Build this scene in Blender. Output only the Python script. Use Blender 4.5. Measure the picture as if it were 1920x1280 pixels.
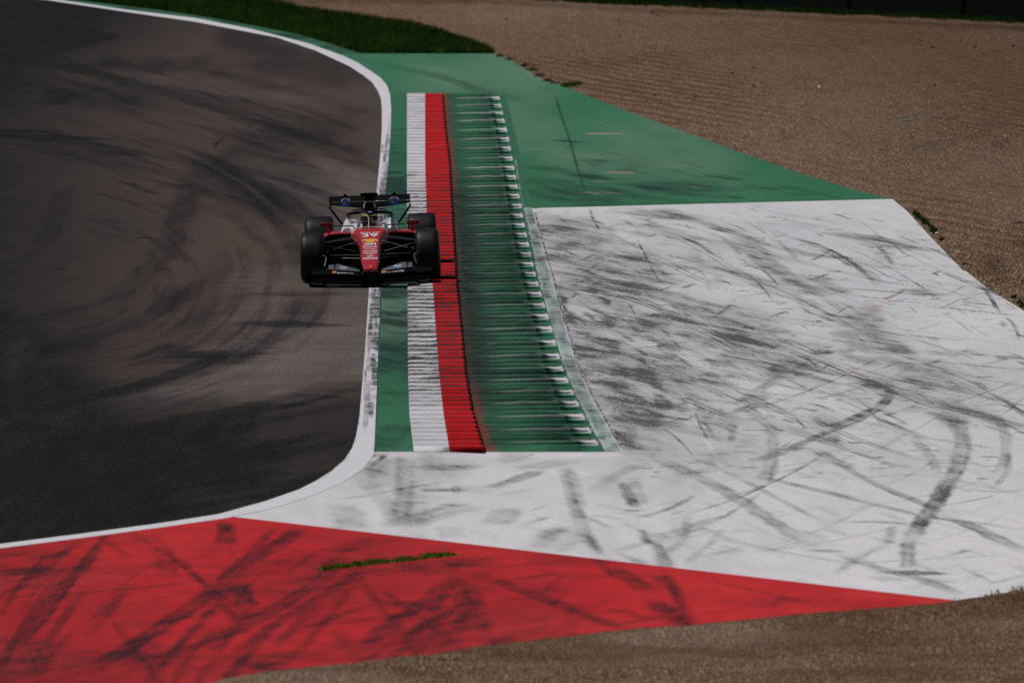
import bpy, bmesh, math, random
import numpy as np
from mathutils import Vector, Matrix
random.seed(7); rng = np.random.default_rng(11)
S = bpy.context.scene
for o in list(bpy.data.objects): bpy.data.objects.remove(o)
C = S.collection
R = math.radians

# ------------------------------------------------------------ camera, sky, sun, exposure
F, H = 15660.0, 8.35                       # focal length in pixels of a 1920 wide frame, eye height above the runoff
PITCH = math.atan((640 + 560) / F)
cam = bpy.data.cameras.new("camera"); co = bpy.data.objects.new("camera", cam); C.objects.link(co); S.camera = co
co.location = (0, 0, H); co.rotation_euler = (R(90) - PITCH, 0, 0)
cam.sensor_width = 36; cam.lens = F / 1920 * 36; cam.clip_start = 1; cam.clip_end = 3000
cam.dof.use_dof = True; cam.dof.focus_distance = 120.3; cam.dof.aperture_fstop = 4.5
SUN = Vector((-0.42, 0.05, 0.90)).normalized()
W = bpy.data.worlds.new("World"); S.world = W; W.use_nodes = True
sky = W.node_tree.nodes.new("ShaderNodeTexSky"); sky.sky_type = 'NISHITA'; sky.sun_disc = False
sky.sun_elevation = math.asin(SUN.z); sky.sun_rotation = math.atan2(SUN.x, SUN.y)
bg = W.node_tree.nodes["Background"]; bg.inputs[1].default_value = 0.05
W.node_tree.links.new(sky.outputs[0], bg.inputs[0])
sl = bpy.data.lights.new("sun", 'SUN'); so = bpy.data.objects.new("sun", sl); C.objects.link(so)
sl.energy = 4.6; sl.angle = R(0.53); sl.color = (1.0, 0.955, 0.93)
so.rotation_euler = SUN.to_track_quat('Z', 'Y').to_euler(); so.location = (0, 60, 40)
S.view_settings.view_transform = 'Standard'; S.view_settings.look = 'None'
S.view_settings.gamma = 1; S.view_settings.exposure = -0.92
S.cycles.transparent_max_bounces = 16

CP, SP = math.cos(PITCH), math.sin(PITCH)
def G(px, py, z=0.0):
    """image pixel (1920x1280) of the survey photograph -> point of the ground at height z"""
    px = np.asarray(px, float); py = np.asarray(py, float)
    u = (px - 960) / F; v = (640 - py) / F
    dz = -SP + v * CP; dy = CP + v * SP
    t = (z - H) / dz
    return np.stack([u * t, dy * t, np.broadcast_to(z, (u * t).shape) + 0 * t], -1)

# ------------------------------------------------------------ numpy noise
def _h(ix, iy, s):
    n = (ix.astype(np.int64) * 374761393 + iy.astype(np.int64) * 668265263 + s * 982451653) & 0xffffffff
    n = ((n ^ (n >> 13)) * 1274126177) & 0xffffffff
    return ((n ^ (n >> 16)) & 0xffff) / 65535.0
def vn(x, y, s=0):
    ix, iy = np.floor(x), np.floor(y); fx, fy = x - ix, y - iy
    fx = fx * fx * (3 - 2 * fx); fy = fy * fy * (3 - 2 * fy)
    a, b, c, d = _h(ix, iy, s), _h(ix + 1, iy, s), _h(ix, iy + 1, s), _h(ix + 1, iy + 1, s)
    return (a * (1 - fx) + b * fx) * (1 - fy) + (c * (1 - fx) + d * fx) * fy
def fbm(x, y, s=0, o=4):
    r, a, t = 0, .5, 0
    for i in range(o):
        r = r + a * vn(x * 2 ** i, y * 2 ** i, s + i * 17); t += a; a *= .55
    return r / t
def sm(a, b, x): t = np.clip((x - a) / (b - a), 0, 1); return t * t * (3 - 2 * t)

# ------------------------------------------------------------ materials
def mat(name):
    m = bpy.data.materials.new(name); m.use_nodes = True
    return m, m.node_tree, m.node_tree.nodes["Principled BSDF"]
def node(nt, t, ins=None, **kw):
    n = nt.nodes.new(t)
    for k, v in kw.items(): setattr(n, k, v)
    for k, v in (ins or {}).items():
        if hasattr(v, 'is_output'): nt.links.new(v, n.inputs[k])
        else: n.inputs[k].default_value = v
    return n
def mixc(nt, f, a, b, blend='MIX'):
    n = nt.nodes.new('ShaderNodeMix'); n.data_type = 'RGBA'; n.blend_type = blend
    for i, v in ((0, f), (6, a), (7, b)):
        if hasattr(v, 'is_output'): nt.links.new(v, n.inputs[i])
        else: n.inputs[i].default_value = (*v, 1) if isinstance(v, tuple) and len(v) == 3 else v
    return n.outputs[2]
def mth(nt, op, a, b=0.0, c=0.0, clamp=False):
    n = nt.nodes.new('ShaderNodeMath'); n.operation = op; n.use_clamp = clamp
    for i, v in enumerate((a, b, c)):
        if hasattr(v, 'is_output'): nt.links.new(v, n.inputs[i])
        else: n.inputs[i].default_value = v
    return n.outputs[0]
def noise(nt, sc, scale=(1, 1, 1), detail=4, rough=.6, coord='Object', loc=(0, 0, 0), rot=0.0):
    tc = nt.nodes.new('ShaderNodeTexCoord')
    r0 = node(nt, 'ShaderNodeMapping', {0: tc.outputs[coord], 2: (0, 0, rot)})
    mp = node(nt, 'ShaderNodeMapping', {0: r0.outputs[0], 1: loc, 3: scale})
    return node(nt, 'ShaderNodeTexNoise', {'Vector': mp.outputs[0], 'Scale': sc, 'Detail': detail, 'Roughness': rough}).outputs[0]
def ramp(nt, f, a, b, lo=0.0, hi=1.0):
    return node(nt, 'ShaderNodeMapRange', {0: f, 1: a, 2: b, 3: lo, 4: hi}).outputs[0]

def paint_ground(name, base, worn, rubber=(.022, .021, .023), lite=(.72, .70, .73), red=(.50, .015, .02),
                 rough=.75, grain=.14, streak=.5, spots=0.0, spec=.05, diag=None):
    """painted or bare asphalt: paint colour, wear, rubber marks (vertex attribute 'marks': rubber plus painted vignetting, pale, red)"""
    m, nt, b = mat(name)
    at = node(nt, 'ShaderNodeAttribute', attribute_name='marks')
    sp = node(nt, 'ShaderNodeSeparateColor', {0: at.outputs['Color']})
    big = noise(nt, 1, (.30, .05, 1), 5, .6)
    stk = noise(nt, 1, (1.3, 3.2, 1), 5, .65, loc=(3, 1, 0)) if diag is None else noise(nt, 1, (3.4, .42, 1), 6, .7, loc=(3, 1, 0), rot=diag)
    fin = noise(nt, 1, (26, 7, 1), 3, .75)
    col = mixc(nt, ramp(nt, big, .35, .7), base, worn)
    col = mixc(nt, sp.outputs[1], col, lite)
    col = mixc(nt, sp.outputs[2], col, red)
    g = mth(nt, 'ADD', ramp(nt, fin, .25, .75, 1 - grain, 1 + grain), ramp(nt, stk, .3, .7, -.10 * streak, .10 * streak))
    col = mixc(nt, 1.0, col, node(nt, 'ShaderNodeCombineColor', {0: g, 1: g, 2: g}).outputs[0], 'MULTIPLY')
    k = mth(nt, 'ADD', ramp(nt, stk, .32, .68, 1 - streak, 1 + streak * .8), ramp(nt, fin, .3, .7, -.42, .42))
    f = mth(nt, 'MULTIPLY', sp.outputs[0], k, clamp=True)
    f = mth(nt, 'MINIMUM', f, .95)
    col = mixc(nt, f, col, rubber)
    if spots:
        d = noise(nt, 1, (5, .9, 1), 4, .8, loc=(9, 4, 2))
        col = mixc(nt, ramp(nt, d, .68, .76, 0, spots), col, rubber)
    nt.links.new(col, b.inputs['Base Color'])
    nt.links.new(mth(nt, 'MULTIPLY_ADD', f, -.12, rough), b.inputs['Roughness'])
    b.inputs['Specular IOR Level'].default_value = spec
    bp = node(nt, 'ShaderNodeBump', {'Strength': .25, 'Distance': .006, 'Height': fin})
    nt.links.new(bp.outputs[0], b.inputs['Normal'])
    return m
M = {}
M['track'] = paint_ground('track_asphalt', (.094, .073, .060), (.072, .058, .050), rubber=(.0075, .0075, .0085), lite=(.150, .126, .113), red=(.02, .02, .02), grain=.5, streak=.14, rough=.9, spec=.04, diag=.02)
M['white'] = paint_ground('white_runoff_paint', (.64, .63, .65), (.73, .715, .73), rubber=(.075, .072, .072), lite=(.80, .77, .79), red=(.45, .05, .05), grain=.13, streak=.8, spots=.45, diag=R(-17))
M['line'] = paint_ground('edge_line_paint', (.72, .70, .73), (.66, .65, .68), rubber=(.05, .05, .052), grain=.08, streak=.7)
M['green'] = paint_ground('green_runoff_paint', (.042, .178, .090), (.062, .208, .116), rubber=(.018, .040, .030), lite=(.30, .36, .30), red=(.42, .30, .25), grain=.12, streak=.5, diag=R(-17))
M['red'] = paint_ground('red_runoff_paint', (.64, .036, .038), (.50, .024, .028), rubber=(.038, .016, .018), lite=(.62, .06, .06), grain=.10, streak=.45, diag=R(25))
M['kgreen'] = paint_ground('kerb_green_paint', (.040, .165, .088), (.048, .19, .10), rubber=(.022, .024, .024), lite=(.70, .68, .70), red=(.36, .03, .03), grain=.2, streak=.45, spots=.3)
M['kwhite'] = paint_ground('kerb_white_paint', (.66, .64, .67), (.60, .59, .62), rubber=(.020, .021, .024), lite=(.82, .80, .82), grain=.14, streak=1.0)
M['kred'] = paint_ground('kerb_red_paint', (.55, .010, .014), (.50, .020, .022), rubber=(.045, .030, .030), lite=(.66, .012, .016), red=(.10, .04, .02), grain=.16, streak=.8)
M['pale'] = paint_ground('pale_strip_paint', (.42, .50, .46), (.34, .44, .39), rubber=(.05, .06, .055), lite=(.62, .64, .63), red=(.045, .165, .09), grain=.16, streak=.8, spots=.2)

def gravel_mat(name='brown_gravel', k=1.0):
    m, nt, b = mat(name)
    at = node(nt, 'ShaderNodeAttribute', attribute_name='marks')
    sp = node(nt, 'ShaderNodeSeparateColor', {0: at.outputs['Color']})
    st = noise(nt, 1, (34 * k, 4.6 * k * k, 18), 2, .7)
    st2 = noise(nt, 1, (21 * k, 3.0 * k * k, 9), 3, .7, loc=(5, 7, 1))
    big = noise(nt, 1, (.10, .03, 1), 4, .55)
    col = mixc(nt, ramp(nt, st, .40, .62), (.052, .030, .017), (.285, .186, .120))
    col = mixc(nt, ramp(nt, st2, .60, .70), col, (.46, .39, .33))
    col = mixc(nt, ramp(nt, st2, .40, .30), col, (.045, .032, .025))
    col = mixc(nt, ramp(nt, big, .42, .66, 0, .35), col, (.18, .105, .058))
    col = mixc(nt, mth(nt, 'MULTIPLY', sp.outputs[0], .8), col, (.036, .024, .016))
    col = mixc(nt, mth(nt, 'MULTIPLY', sp.outputs[1], .6), col, (.33, .245, .185))
    col = mixc(nt, mth(nt, 'MULTIPLY', sp.outputs[2], .8), col, (.088, .040, .016))
    nt.links.new(col, b.inputs['Base Color']); b.inputs['Roughness'].default_value = .95
    b.inputs['Specular IOR Level'].default_value = .03
    bp = node(nt, 'ShaderNodeBump', {'Strength': .8, 'Distance': .03, 'Height': st2})
    nt.links.new(bp.outputs[0], b.inputs['Normal'])
    return m
M['gravel'] = gravel_mat(); M['gravel_fine'] = gravel_mat('fine_gravel', 1.5)

def simple(name, col, rough=.5, metal=0.0, var=.12, sc=8, coat=0.0, spec=.5):
    m, nt, b = mat(name)
    n = noise(nt, sc, (1, 1, 1), 4, .6)
    c = mixc(nt, ramp(nt, n, .3, .7), tuple(x * (1 - var) for x in col), tuple(min(1, x * (1 + var)) for x in col))
    nt.links.new(c, b.inputs['Base Color'])
    nt.links.new(ramp(nt, n, .3, .7, rough * .9, min(1, rough * 1.12)), b.inputs['Roughness'])
    b.inputs['Metallic'].default_value = metal; b.inputs['Coat Weight'].default_value = coat
    b.inputs['Specular IOR Level'].default_value = spec
    return m
M['carred'] = simple('red_bodywork', (.50, .008, .012), .36, var=.08, coat=.25)
M['carwhite'] = simple('white_bodywork', (.74, .74, .77), .35, var=.05, coat=.2)
M['carbon'] = simple('black_carbon', (.0032, .0032, .0036), .46, var=.25, sc=30, spec=.05)
M['flap'] = simple('grey_carbon_flap', (.085, .087, .095), .5, var=.15, sc=20)
M['dark'] = simple('matt_black', (.003, .003, .003), .9, spec=0.0)
M['arm'] = simple('suspension_carbon', (.035, .035, .038), .22, var=.2)
M['trim'] = simple('pale_trim', (.55, .52, .47), .35)
M['tyre'] = simple('tyre_rubber', (.0065, .007, .008), .50, var=.2, sc=14, spec=.22)
M['rim'] = simple('dark_rim', (.03, .03, .03), .35, metal=.6)
M['blue'] = simple('blue_sticker', (.010, .035, .20), .6, spec=.1)
M['sticker'] = simple('white_sticker', (.80, .80, .82), .45, var=.03)
M['orange'] = simple('orange_sticker', (.75, .18, .02), .45)
M['yellow'] = simple('yellow_sticker', (.90, .42, .02), .45)
M['grn'] = simple('green_sticker', (.02, .35, .08), .45)
M['suit'] = simple('red_race_suit', (.24, .010, .012), .8)
M['helmet'] = simple('helmet_paint', (.10, .012, .012), .3, coat=.4)
M['helmgreen'] = simple('helmet_yellow_paint', (.42, .30, .05), .3, coat=.4)
M['visor'] = simple('dark_visor', (.01, .02, .015), .12)
M['glove'] = simple('black_gloves', (.03, .03, .03), .8)
M['belt'] = simple('black_conveyor_belt', (.004, .004, .004), .85, spec=.1)
M['greenbit'] = simple('green_plastic', (.01, .20, .10), .5)
M['scrap'] = simple('rubber_scrap', (.018, .014, .012), .9)
M['stone'] = simple('pale_stone', (.62, .60, .56), .8)

# ------------------------------------------------------------ object helpers
def link(name, me, m=None, parent=None, kind=None):
    o = bpy.data.objects.new(name, me); C.objects.link(o)
    if m is not None and me is not None: me.materials.append(m)
    if parent: o.parent = parent
    if kind: o['kind'] = kind
    return o
def tag(o, label, cat, group=None):
    o['label'] = label; o['category'] = cat
    if group: o['group'] = group
    return o
def grid_mesh(name, V, m, marks=None, parent=None, kind='structure', smooth=True):
    r, c = V.shape[:2]
    me = bpy.data.meshes.new(name)
    idx = np.arange(r * c).reshape(r, c)
    q = np.stack([idx[1:, :-1], idx[1:, 1:], idx[:-1, 1:], idx[:-1, :-1]], -1).reshape(-1, 4)
    me.vertices.add(r * c); me.vertices.foreach_set('co', V.reshape(-1).astype(np.float32))
    me.loops.add(q.size); me.loops.foreach_set('vertex_index', q.reshape(-1).astype(np.int32))
    me.polygons.add(len(q)); me.polygons.foreach_set('loop_start', (np.arange(len(q)) * 4).astype(np.int32))
    me.polygons.foreach_set('use_smooth', np.full(len(q), smooth))
    me.update(calc_edges=True)
    if marks is not None:
        a = me.color_attributes.new('marks', 'FLOAT_COLOR', 'POINT')
        k = np.ones((r * c, 4), np.float32); k[:, :3] = np.clip(marks.reshape(-1, 3), 0, 1)
        a.data.foreach_set('color', k.reshape(-1))
    return link(name, me, m, parent, kind)

# ---- strokes: (pixel points, width in metres, strength, channel)
def spline(pts, n=10):
    P = np.array(pts, float); P = np.vstack([2 * P[0] - P[1], P, 2 * P[-1] - P[-2]]); out = []
    for i in range(1, len(P) - 2):
        for t in np.linspace(0, 1, n, endpoint=False):
            a, b, c, d = P[i - 1:i + 3]
            out.append(.5 * ((2 * b) + (c - a) * t + (2 * a - 5 * b + 4 * c - d) * t * t + (3 * b - a - 3 * c + d) * t ** 3))
    out.append(P[-2]); return np.array(out)
def apply_strokes(V, marks, strokes):
    X = V[..., 0].ravel(); Y = V[..., 1].ravel(); mk = marks.reshape(-1, 3)
    for k, (pts, w, st, ch) in enumerate(strokes):
        sp = spline(pts, 8 if len(pts) > 2 else 4); g = G(sp[:, 0], sp[:, 1])[:, :2]
        pad = w * 1.2
        sel = np.nonzero((X > g[:, 0].min() - pad) & (X < g[:, 0].max() + pad) & (Y > g[:, 1].min() - pad) & (Y < g[:, 1].max() + pad))[0]
        if not len(sel): continue
        x, y = X[sel], Y[sel]
        seg = np.linalg.norm(np.diff(g, axis=0), axis=1); L = np.concatenate([[0], np.cumsum(seg)]); T = L[-1] + 1e-9
        best = np.full(len(sel), 1e9); al = np.zeros(len(sel)); sd = np.zeros(len(sel))
        for i in range(len(g) - 1):
            ax, ay = g[i]; dx, dy = g[i + 1] - g[i]; l2 = dx * dx + dy * dy + 1e-12
            t = np.clip(((x - ax) * dx + (y - ay) * dy) / l2, 0, 1)
            qx, qy = x - ax - t * dx, y - ay - t * dy
            d = np.hypot(qx, qy); b = d < best
            best = np.where(b, d, best); al = np.where(b, L[i] + t * seg[i], al); sd = np.where(b, np.sign(dx * qy - dy * qx) * d, sd)
        prof = 1 - sm(w * .22, w * .60, best * (1 + .35 * (vn(al * 3 + k, best * 0 + k, k) - .5)))
        edge = .75 + .25 * sm(.1, .5, np.abs(sd) / w)
        end = sm(0, .22, al / T) * (1 - sm(.76, 1, al / T)) * .95 + .05
        ti = .35 + .62 * vn(al * .5 + k * 13.7, sd / max(w, .05) * 7 + 3.1, k) + .62 * vn(al * 2.4 + k * 3.7, sd / max(w, .08) * 2.2, k + 5) + .3 * (rng.random(len(x)) - .5)
        v = np.clip(st * prof * edge * end * ti, 0, 1)
        mk[sel, ch] = 1 - (1 - mk[sel, ch]) * (1 - v)
def blobs(PX, PY, marks, lst):
    for (cx, cy, rx, ry, a, st, ch) in lst:
        c, s = math.cos(R(a)), math.sin(R(a)); dx, dy = PX - cx, PY - cy
        u = (dx * c + dy * s) / rx; v = (-dx * s + dy * c) / ry
        d = np.sqrt(u * u + v * v) + .55 * (fbm(PX / 26, PY / 9, int(cx) % 97, 4) - .5)
        marks[..., ch] = 1 - (1 - marks[..., ch]) * (1 - st * (1 - sm(.35, 1.1, d)))

def curve_x(tbl):
    t = np.array(tbl, float); t = t[np.argsort(t[:, 1])]
    return lambda y: np.interp(y, t[:, 1], t[:, 0])
# surveyed edges, x as a function of y
TL = curve_x([(-900, -75), (-300, -28), (84, 0), (255, 25.5), (364, 41), (474, 62), (520, 71), (591, 95), (656, 125), (683, 143), (698, 155), (708, 170), (714, 185), (716, 205), (716, 240),
              (713, 290), (706, 360), (698, 440), (692, 540), (688, 600), (684, 660), (679, 720), (674, 780), (668, 815), (660, 840), (645, 862), (622, 882), (590, 902),
              (560, 917), (500, 938), (410, 963), (300, 980), (150, 1000), (0, 1019), (-150, 1037), (-700, 1100)])
TR = curve_x([(-880, -80), (-280, -33), (109, 0), (240, 19), (364, 34), (467, 54), (500, 62), (578, 82), (640, 104), (668, 117), (693, 133), (712, 146), (724, 160), (730, 178), (732, 205), (731, 250),
              (727, 300), (721, 360), (716, 440), (713, 540), (711, 600), (708, 680), (705, 760), (702, 830), (700, 850), (680, 878), (640, 905), (590, 926), (520, 950), (420, 971),
              (300, 988), (150, 1008), (0, 1027), (-150, 1045), (-700, 1108)])
GE = curve_x([(-900, -84), (-300, -40), (60, -4), (150, 2), (290, 19), (375, 31), (470, 48), (555, 64), (620, 83), (656, 95), (684, 103)])     # grass side of the thin green strip
GT = curve_x([(330, -45), (440, -16), (500, 2), (560, 16), (620, 25), (700, 35), (770, 46), (830, 61), (880, 80), (928, 101)])                  # grass, gravel side
GR = curve_x([(914, 100), (928, 101), (950, 110), (970, 120), (1010, 146), (1060, 163), (1110, 183), (1200, 218), (1300, 253), (1400, 290), (1500, 325), (1600, 355), (1672, 373),
              (1700, 396), (1740, 440), (1790, 492), (1850, 540), (1920, 583), (2050, 660), (2300, 800)])
RT = lambda y: 420 + (np.asarray(y, float) - 966) * (1812 - 420) / (1127 - 966)      # upper edge of the red triangle
BG = curve_x([(-300, 1360), (380, 1284), (480, 1266), (640, 1248), (800, 1229), (1000, 1201), (1200, 1181), (1300, 1172), (1500, 1153), (1700, 1137), (1812, 1126), (1920, 1108), (2100, 1075), (2300, 1035)])
KL = curve_x([(763, 175), (763, 300), (763, 400), (764, 545), (765, 700), (768, 780), (776, 846)])
KW = curve_x([(797, 175), (797, 300), (800, 400), (812, 545), (823, 700), (832, 780), (843, 846)])
KR = curve_x([(831, 175), (838, 250), (845, 300), (849, 370), (858, 520), (866, 600), (876, 700), (888, 770), (911, 846)])
KE = curve_x([(935, 175), (945, 220), (955, 260), (962, 300), (975, 370), (986, 430), (1004, 510), (1015, 548), (1035, 612), (1056, 690), (1078, 740), (1105, 800), (1130, 846)])
PL = curve_x([(941, 175), (951, 220), (961, 260), (968, 300), (981, 383), (993, 430), (1007, 500), (1018, 548), (1037, 620), (1060, 690), (1082, 740), (1110, 800), (1137, 846)])
PR = curve_x([(947, 175), (958, 220), (968, 260), (978, 300), (996, 383), (1010, 440), (1028, 500), (1042, 548), (1062, 620), (1087, 700), (1112, 750), (1140, 800), (1167, 846)])

def zone(name, y0, y1, Lf, Rf, m, z, dx=2.0, dy=1.5, strokes=(), blob=(), extra=None, zf=None):
    ys = np.linspace(y0, y1, max(2, int((y1 - y0) / dy) + 1))
    L = np.broadcast_to(Lf(ys), ys.shape).astype(float); Rr = np.maximum(np.broadcast_to(Rf(ys), ys.shape).astype(float), L + .01)
    n = max(3, int(np.percentile(Rr - L, 85) / dx) + 1); u = np.linspace(0, 1, n)
    PX = L[:, None] + (Rr - L)[:, None] * u; PY = np.repeat(ys[:, None], n, 1)
    V = G(PX, PY, z); mk = np.zeros(V.shape)
    if extra: extra(PX, PY, V, mk)
    blobs(PX, PY, mk, blob); apply_strokes(V, mk, strokes)
    if zf: V = zf(PX, PY, V)
    return grid_mesh(name, V, m, mk)

# ------------------------------------------------------------ ground sheet to the horizon
gb = np.array([[[x, y, -.12] for x in np.linspace(-900, 900, 13)] for y in np.linspace(2200, -60, 17)], float)
grid_mesh('ground', gb, M['gravel'], np.zeros(gb.shape))

# ------------------------------------------------------------ track
A1 = [(-250, 60), (0, 92), (130, 128), (290, 168), (400, 200), (540, 240), (700, 292)]
TS = [([(-40, 90), (130, 128), (290, 168), (400, 200), (540, 240), (705, 300)], .9, .55, 0),
      ([(60, 105), (230, 150), (400, 182), (560, 220), (712, 262)], .8, .4, 0),
      ([(330, 120), (460, 150), (600, 185), (712, 225)], .7, .35, 0),
      ([(-60, 252), (20, 254), (90, 258), (170, 265)], 1.6, .95, 0), ([(-60, 246), (20, 245), (100, 250)], 1.0, .8, 0),
      ([(60, 262), (170, 272), (250, 290), (300, 296)], 1.0, .6, 0),
      ([(120, 268), (230, 290), (330, 300), (420, 335), (490, 385), (540, 440), (566, 500), (560, 560)], .35, .42, 0),
      ([(300, 262), (380, 290), (450, 325), (520, 375), (575, 430)], .28, .6, 0),
      ([(280, 268), (370, 305), (440, 345), (500, 395), (545, 450)], .2, .6, 0),
      ([(380, 300), (440, 326), (500, 366), (550, 410)], .22, .8, 0), ([(470, 330), (540, 370), (590, 420)], .3, .5, 0),
      ([(425, 215), (520, 240), (620, 265), (712, 300)], .5, .5, 0), ([(480, 235), (600, 270), (712, 330)], .6, .4, 0),
      ([(230, 340), (270, 356), (310, 368)], .22, .6, 0), ([(0, 346), (60, 348), (110, 346)], .2, .5, 0), ([(250, 447), (300, 445)], .2, .6, 0),
      ([(120, 340), (110, 390), (90, 440), (60, 490)], .45, .35, 0), ([(370, 320), (340, 400), (310, 470), (240, 540), (180, 590)], .5, .4, 0),
      ([(430, 470), (400, 520), (340, 560), (260, 600), (160, 640), (0, 700)], .5, .35, 0),
      ([(600, 540), (560, 600), (480, 650), (380, 690), (240, 730), (100, 762), (-60, 790)], .6, .5, 0),
      ([(-20, 785), (141, 753), (234, 730), (356, 690), (422, 660), (460, 640)], .45, .7, 0),
      ([(370, 685), (410, 664), (450, 655)], 1.4, .85, 0), ([(470, 612), (520, 608), (586, 606), (620, 604)], 1.5, .75, 0), ([(500, 556), (560, 550), (620, 556)], 1.2, .5, 0),
      ([(260, 680), (310, 660), (350, 640)], .6, .5, 0), ([(100, 590), (180, 570), (260, 540)], .3, .4, 0), ([(290, 590), (330, 555), (340, 530)], .4, .35, 0),
      ([(-60, 855), (187, 819), (328, 791), (469, 767), (586, 739), (680, 708)], .9, .75, 0),
      ([(-60, 880), (187, 838), (400, 800), (590, 762), (680, 740)], .9, .6, 0),
      ([(100, 505), (125, 504)], .3, .9, 0), ([(290, 504), (315, 505)], .3, .7, 0), ([(424, 254), (419, 259), (417, 262), (409, 267), (404, 270), (402, 281)], .05, 1, 0), ([(420, 257), (404, 274)], .03, .9, 0),
      ([(480, 690), (600, 640), (690, 590)], 2.6, 1, 1), ([(300, 765), (450, 725), (600, 680), (686, 640)], 2.6, 1, 1), ([(560, 480), (600, 560), (560, 640)], 2.6, .6, 1), ([(440, 290), (560, 310), (650, 340), (690, 400), (690, 470)], 2.6, .7, 1),
      ([(500, 330), (600, 350), (680, 380)], 2.2, .7, 1), ([(0, 800), (150, 775), (280, 745)], 1.6, .4, 1), ([(140, 130), (350, 160), (600, 200)], 2.4, .35, 1)]
for i in range(150):                      # faint rubbered lines following the corner
    t = random.random(); y = 858 + t * 150; x = random.uniform(-40, 480); l = random.uniform(60, 330)
    TS.append(([(x, y), (x + l * .5, y - l * .08), (x + l, y - l * .20)], random.uniform(.1, .5), random.uniform(.15, .55), 0))
for i in range(120):
    a = random.uniform(0, 1); x = random.uniform(-60, 560); l = random.uniform(50, 260)
    y = 40 + a * 210 + (x + 60) * .26
    TS.append(([(x, y), (x + l * .5, y + l * .11), (x + l, y + l * .30)], random.uniform(.08, .4), random.uniform(.1, .45), 0))
for i in range(170):
    cx, cy = 60, 520; a = R(random.uniform(-75, 75)); r = random.uniform(.35, 1.05); k = R(random.uniform(8, 30))
    pts = [(cx + 560 * r * math.cos(a + q * k), cy + 270 * r * math.sin(a + q * k)) for q in (0, .5, 1)]
    TS.append((pts, random.uniform(.05, .22), random.uniform(.10, .40), 0))
def track_extra(PX, PY, V, mk):
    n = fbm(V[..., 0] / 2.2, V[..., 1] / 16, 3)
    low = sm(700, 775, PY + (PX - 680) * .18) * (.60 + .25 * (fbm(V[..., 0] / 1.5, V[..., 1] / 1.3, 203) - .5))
    left = np.clip((1 - sm(-200, 540, PX)) * .88 + (1 - sm(0, 260, PY + PX * .45)) * .45, 0, .9)  # lens vignetting painted into the asphalt: darker to the left and upper left
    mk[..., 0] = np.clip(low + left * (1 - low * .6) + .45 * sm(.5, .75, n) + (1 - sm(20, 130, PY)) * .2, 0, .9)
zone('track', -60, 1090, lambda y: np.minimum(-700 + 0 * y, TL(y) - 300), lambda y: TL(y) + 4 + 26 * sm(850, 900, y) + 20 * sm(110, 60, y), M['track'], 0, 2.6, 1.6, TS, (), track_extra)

# ------------------------------------------------------------ white edge line
LS = [([(735, 200), (722, 330), (712, 420)], .1, .3, 0)]
for i in range(140):
    y = random.choice([random.uniform(240, 700), random.uniform(380, 640), random.uniform(250, 800)]); x = random.uniform(float(TL(y)) + 3, float(TR(y)))
    LS.append(([(x, y), (x - random.uniform(-1, 3), y + random.uniform(8, 50))], random.uniform(.02, .07), random.uniform(.3, .8), 0))
def line_extra(PX, PY, V, mk):
    n = fbm(V[..., 0] * 9, V[..., 1] / .7, 5, 5); u = (PX - TL(PY)) / (TR(PY) - TL(PY))
    mk[..., 0] = sm(260, 400, PY) * (1 - sm(690, 790, PY)) * (.10 + .9 * sm(.42, .62, n) * sm(.15, .75, u)) + .25 * sm(.55, .7, n) * sm(.8, 1, 1 - u)
zone('edge_line', -80, 1100, TL, lambda y: TR(y) + 1.5, M['line'], .0045, 1.0, 1.2, LS, (), line_extra)

# ------------------------------------------------------------ green paint
seam = [(1020, 168), (1040, 180), (1052, 215), (1068, 262), (1080, 305), (1095, 352), (1108, 392)]
GS = [([(1000, 158)] + seam, .05, 1, 0), ([(700, 118), (760, 130), (830, 145), (900, 170), (960, 185), (1010, 200)], .5, .5, 0), ([(640, 103), (760, 128)], .4, .2, 0),
      ([(1085, 300), (1110, 300), (1150, 303)], .5, .55, 0), ([(1040, 262), (1075, 266), (1100, 268)], .4, .8, 0),
      ([(1085, 325), (1120, 334), (1180, 338)], .7, .85, 0), ([(1160, 340), (1240, 348), (1320, 355), (1420, 360)], 1.4, .55, 0), ([(1200, 345), (1270, 362), (1360, 372)], .6, .7, 0),
      ([(1200, 338), (1330, 350), (1440, 352), (1540, 356)], .6, .35, 0), ([(990, 330), (1060, 350), (1110, 368)], .9, .5, 0), ([(1090, 345), (1180, 365), (1260, 378)], .8, .5, 0),
      ([(1000, 310), (1060, 322), (1100, 330)], .7, .4, 0), ([(985, 350), (1040, 362), (1100, 378), (1200, 385)], 1.2, .45, 0),
      ([(1100, 252), (1140, 250), (1150, 252)], .5, .9, 2), ([(1087, 304), (1100, 304)], .4, .7, 2), ([(1146, 325), (1160, 323), (1172, 326)], .5, .9, 2), ([(1100, 363), (1118, 361), (1134, 364)], .7, 1, 2),
      ([(1300, 352), (1318, 350)], .4, .6, 2), ([(1118, 341), (1130, 340)], .3, .6, 2), ([(1200, 300), (1260, 310), (1330, 315)], 1.0, .18, 1), ([(1000, 275), (1100, 300)], 1.2, .22, 1)]
for i in range(90):
    x = random.uniform(960, 1560); y = random.uniform(250 + (x - 960) * .16, 385); l = random.uniform(15, 90)
    GS.append(([(x, y), (x + l * .5, y + l * .08), (x + l, y + l * .2)], random.uniform(.06, .35), random.uniform(.1, .5), 0))
for i in range(60):
    x = random.uniform(740, 1100); y = random.uniform(108, 250); l = random.uniform(30, 130)
    GS.append(([(x, y), (x + l, y + l * .22)], random.uniform(.1, .5), random.uniform(.04, .16), random.choice([0, 1])))
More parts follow.
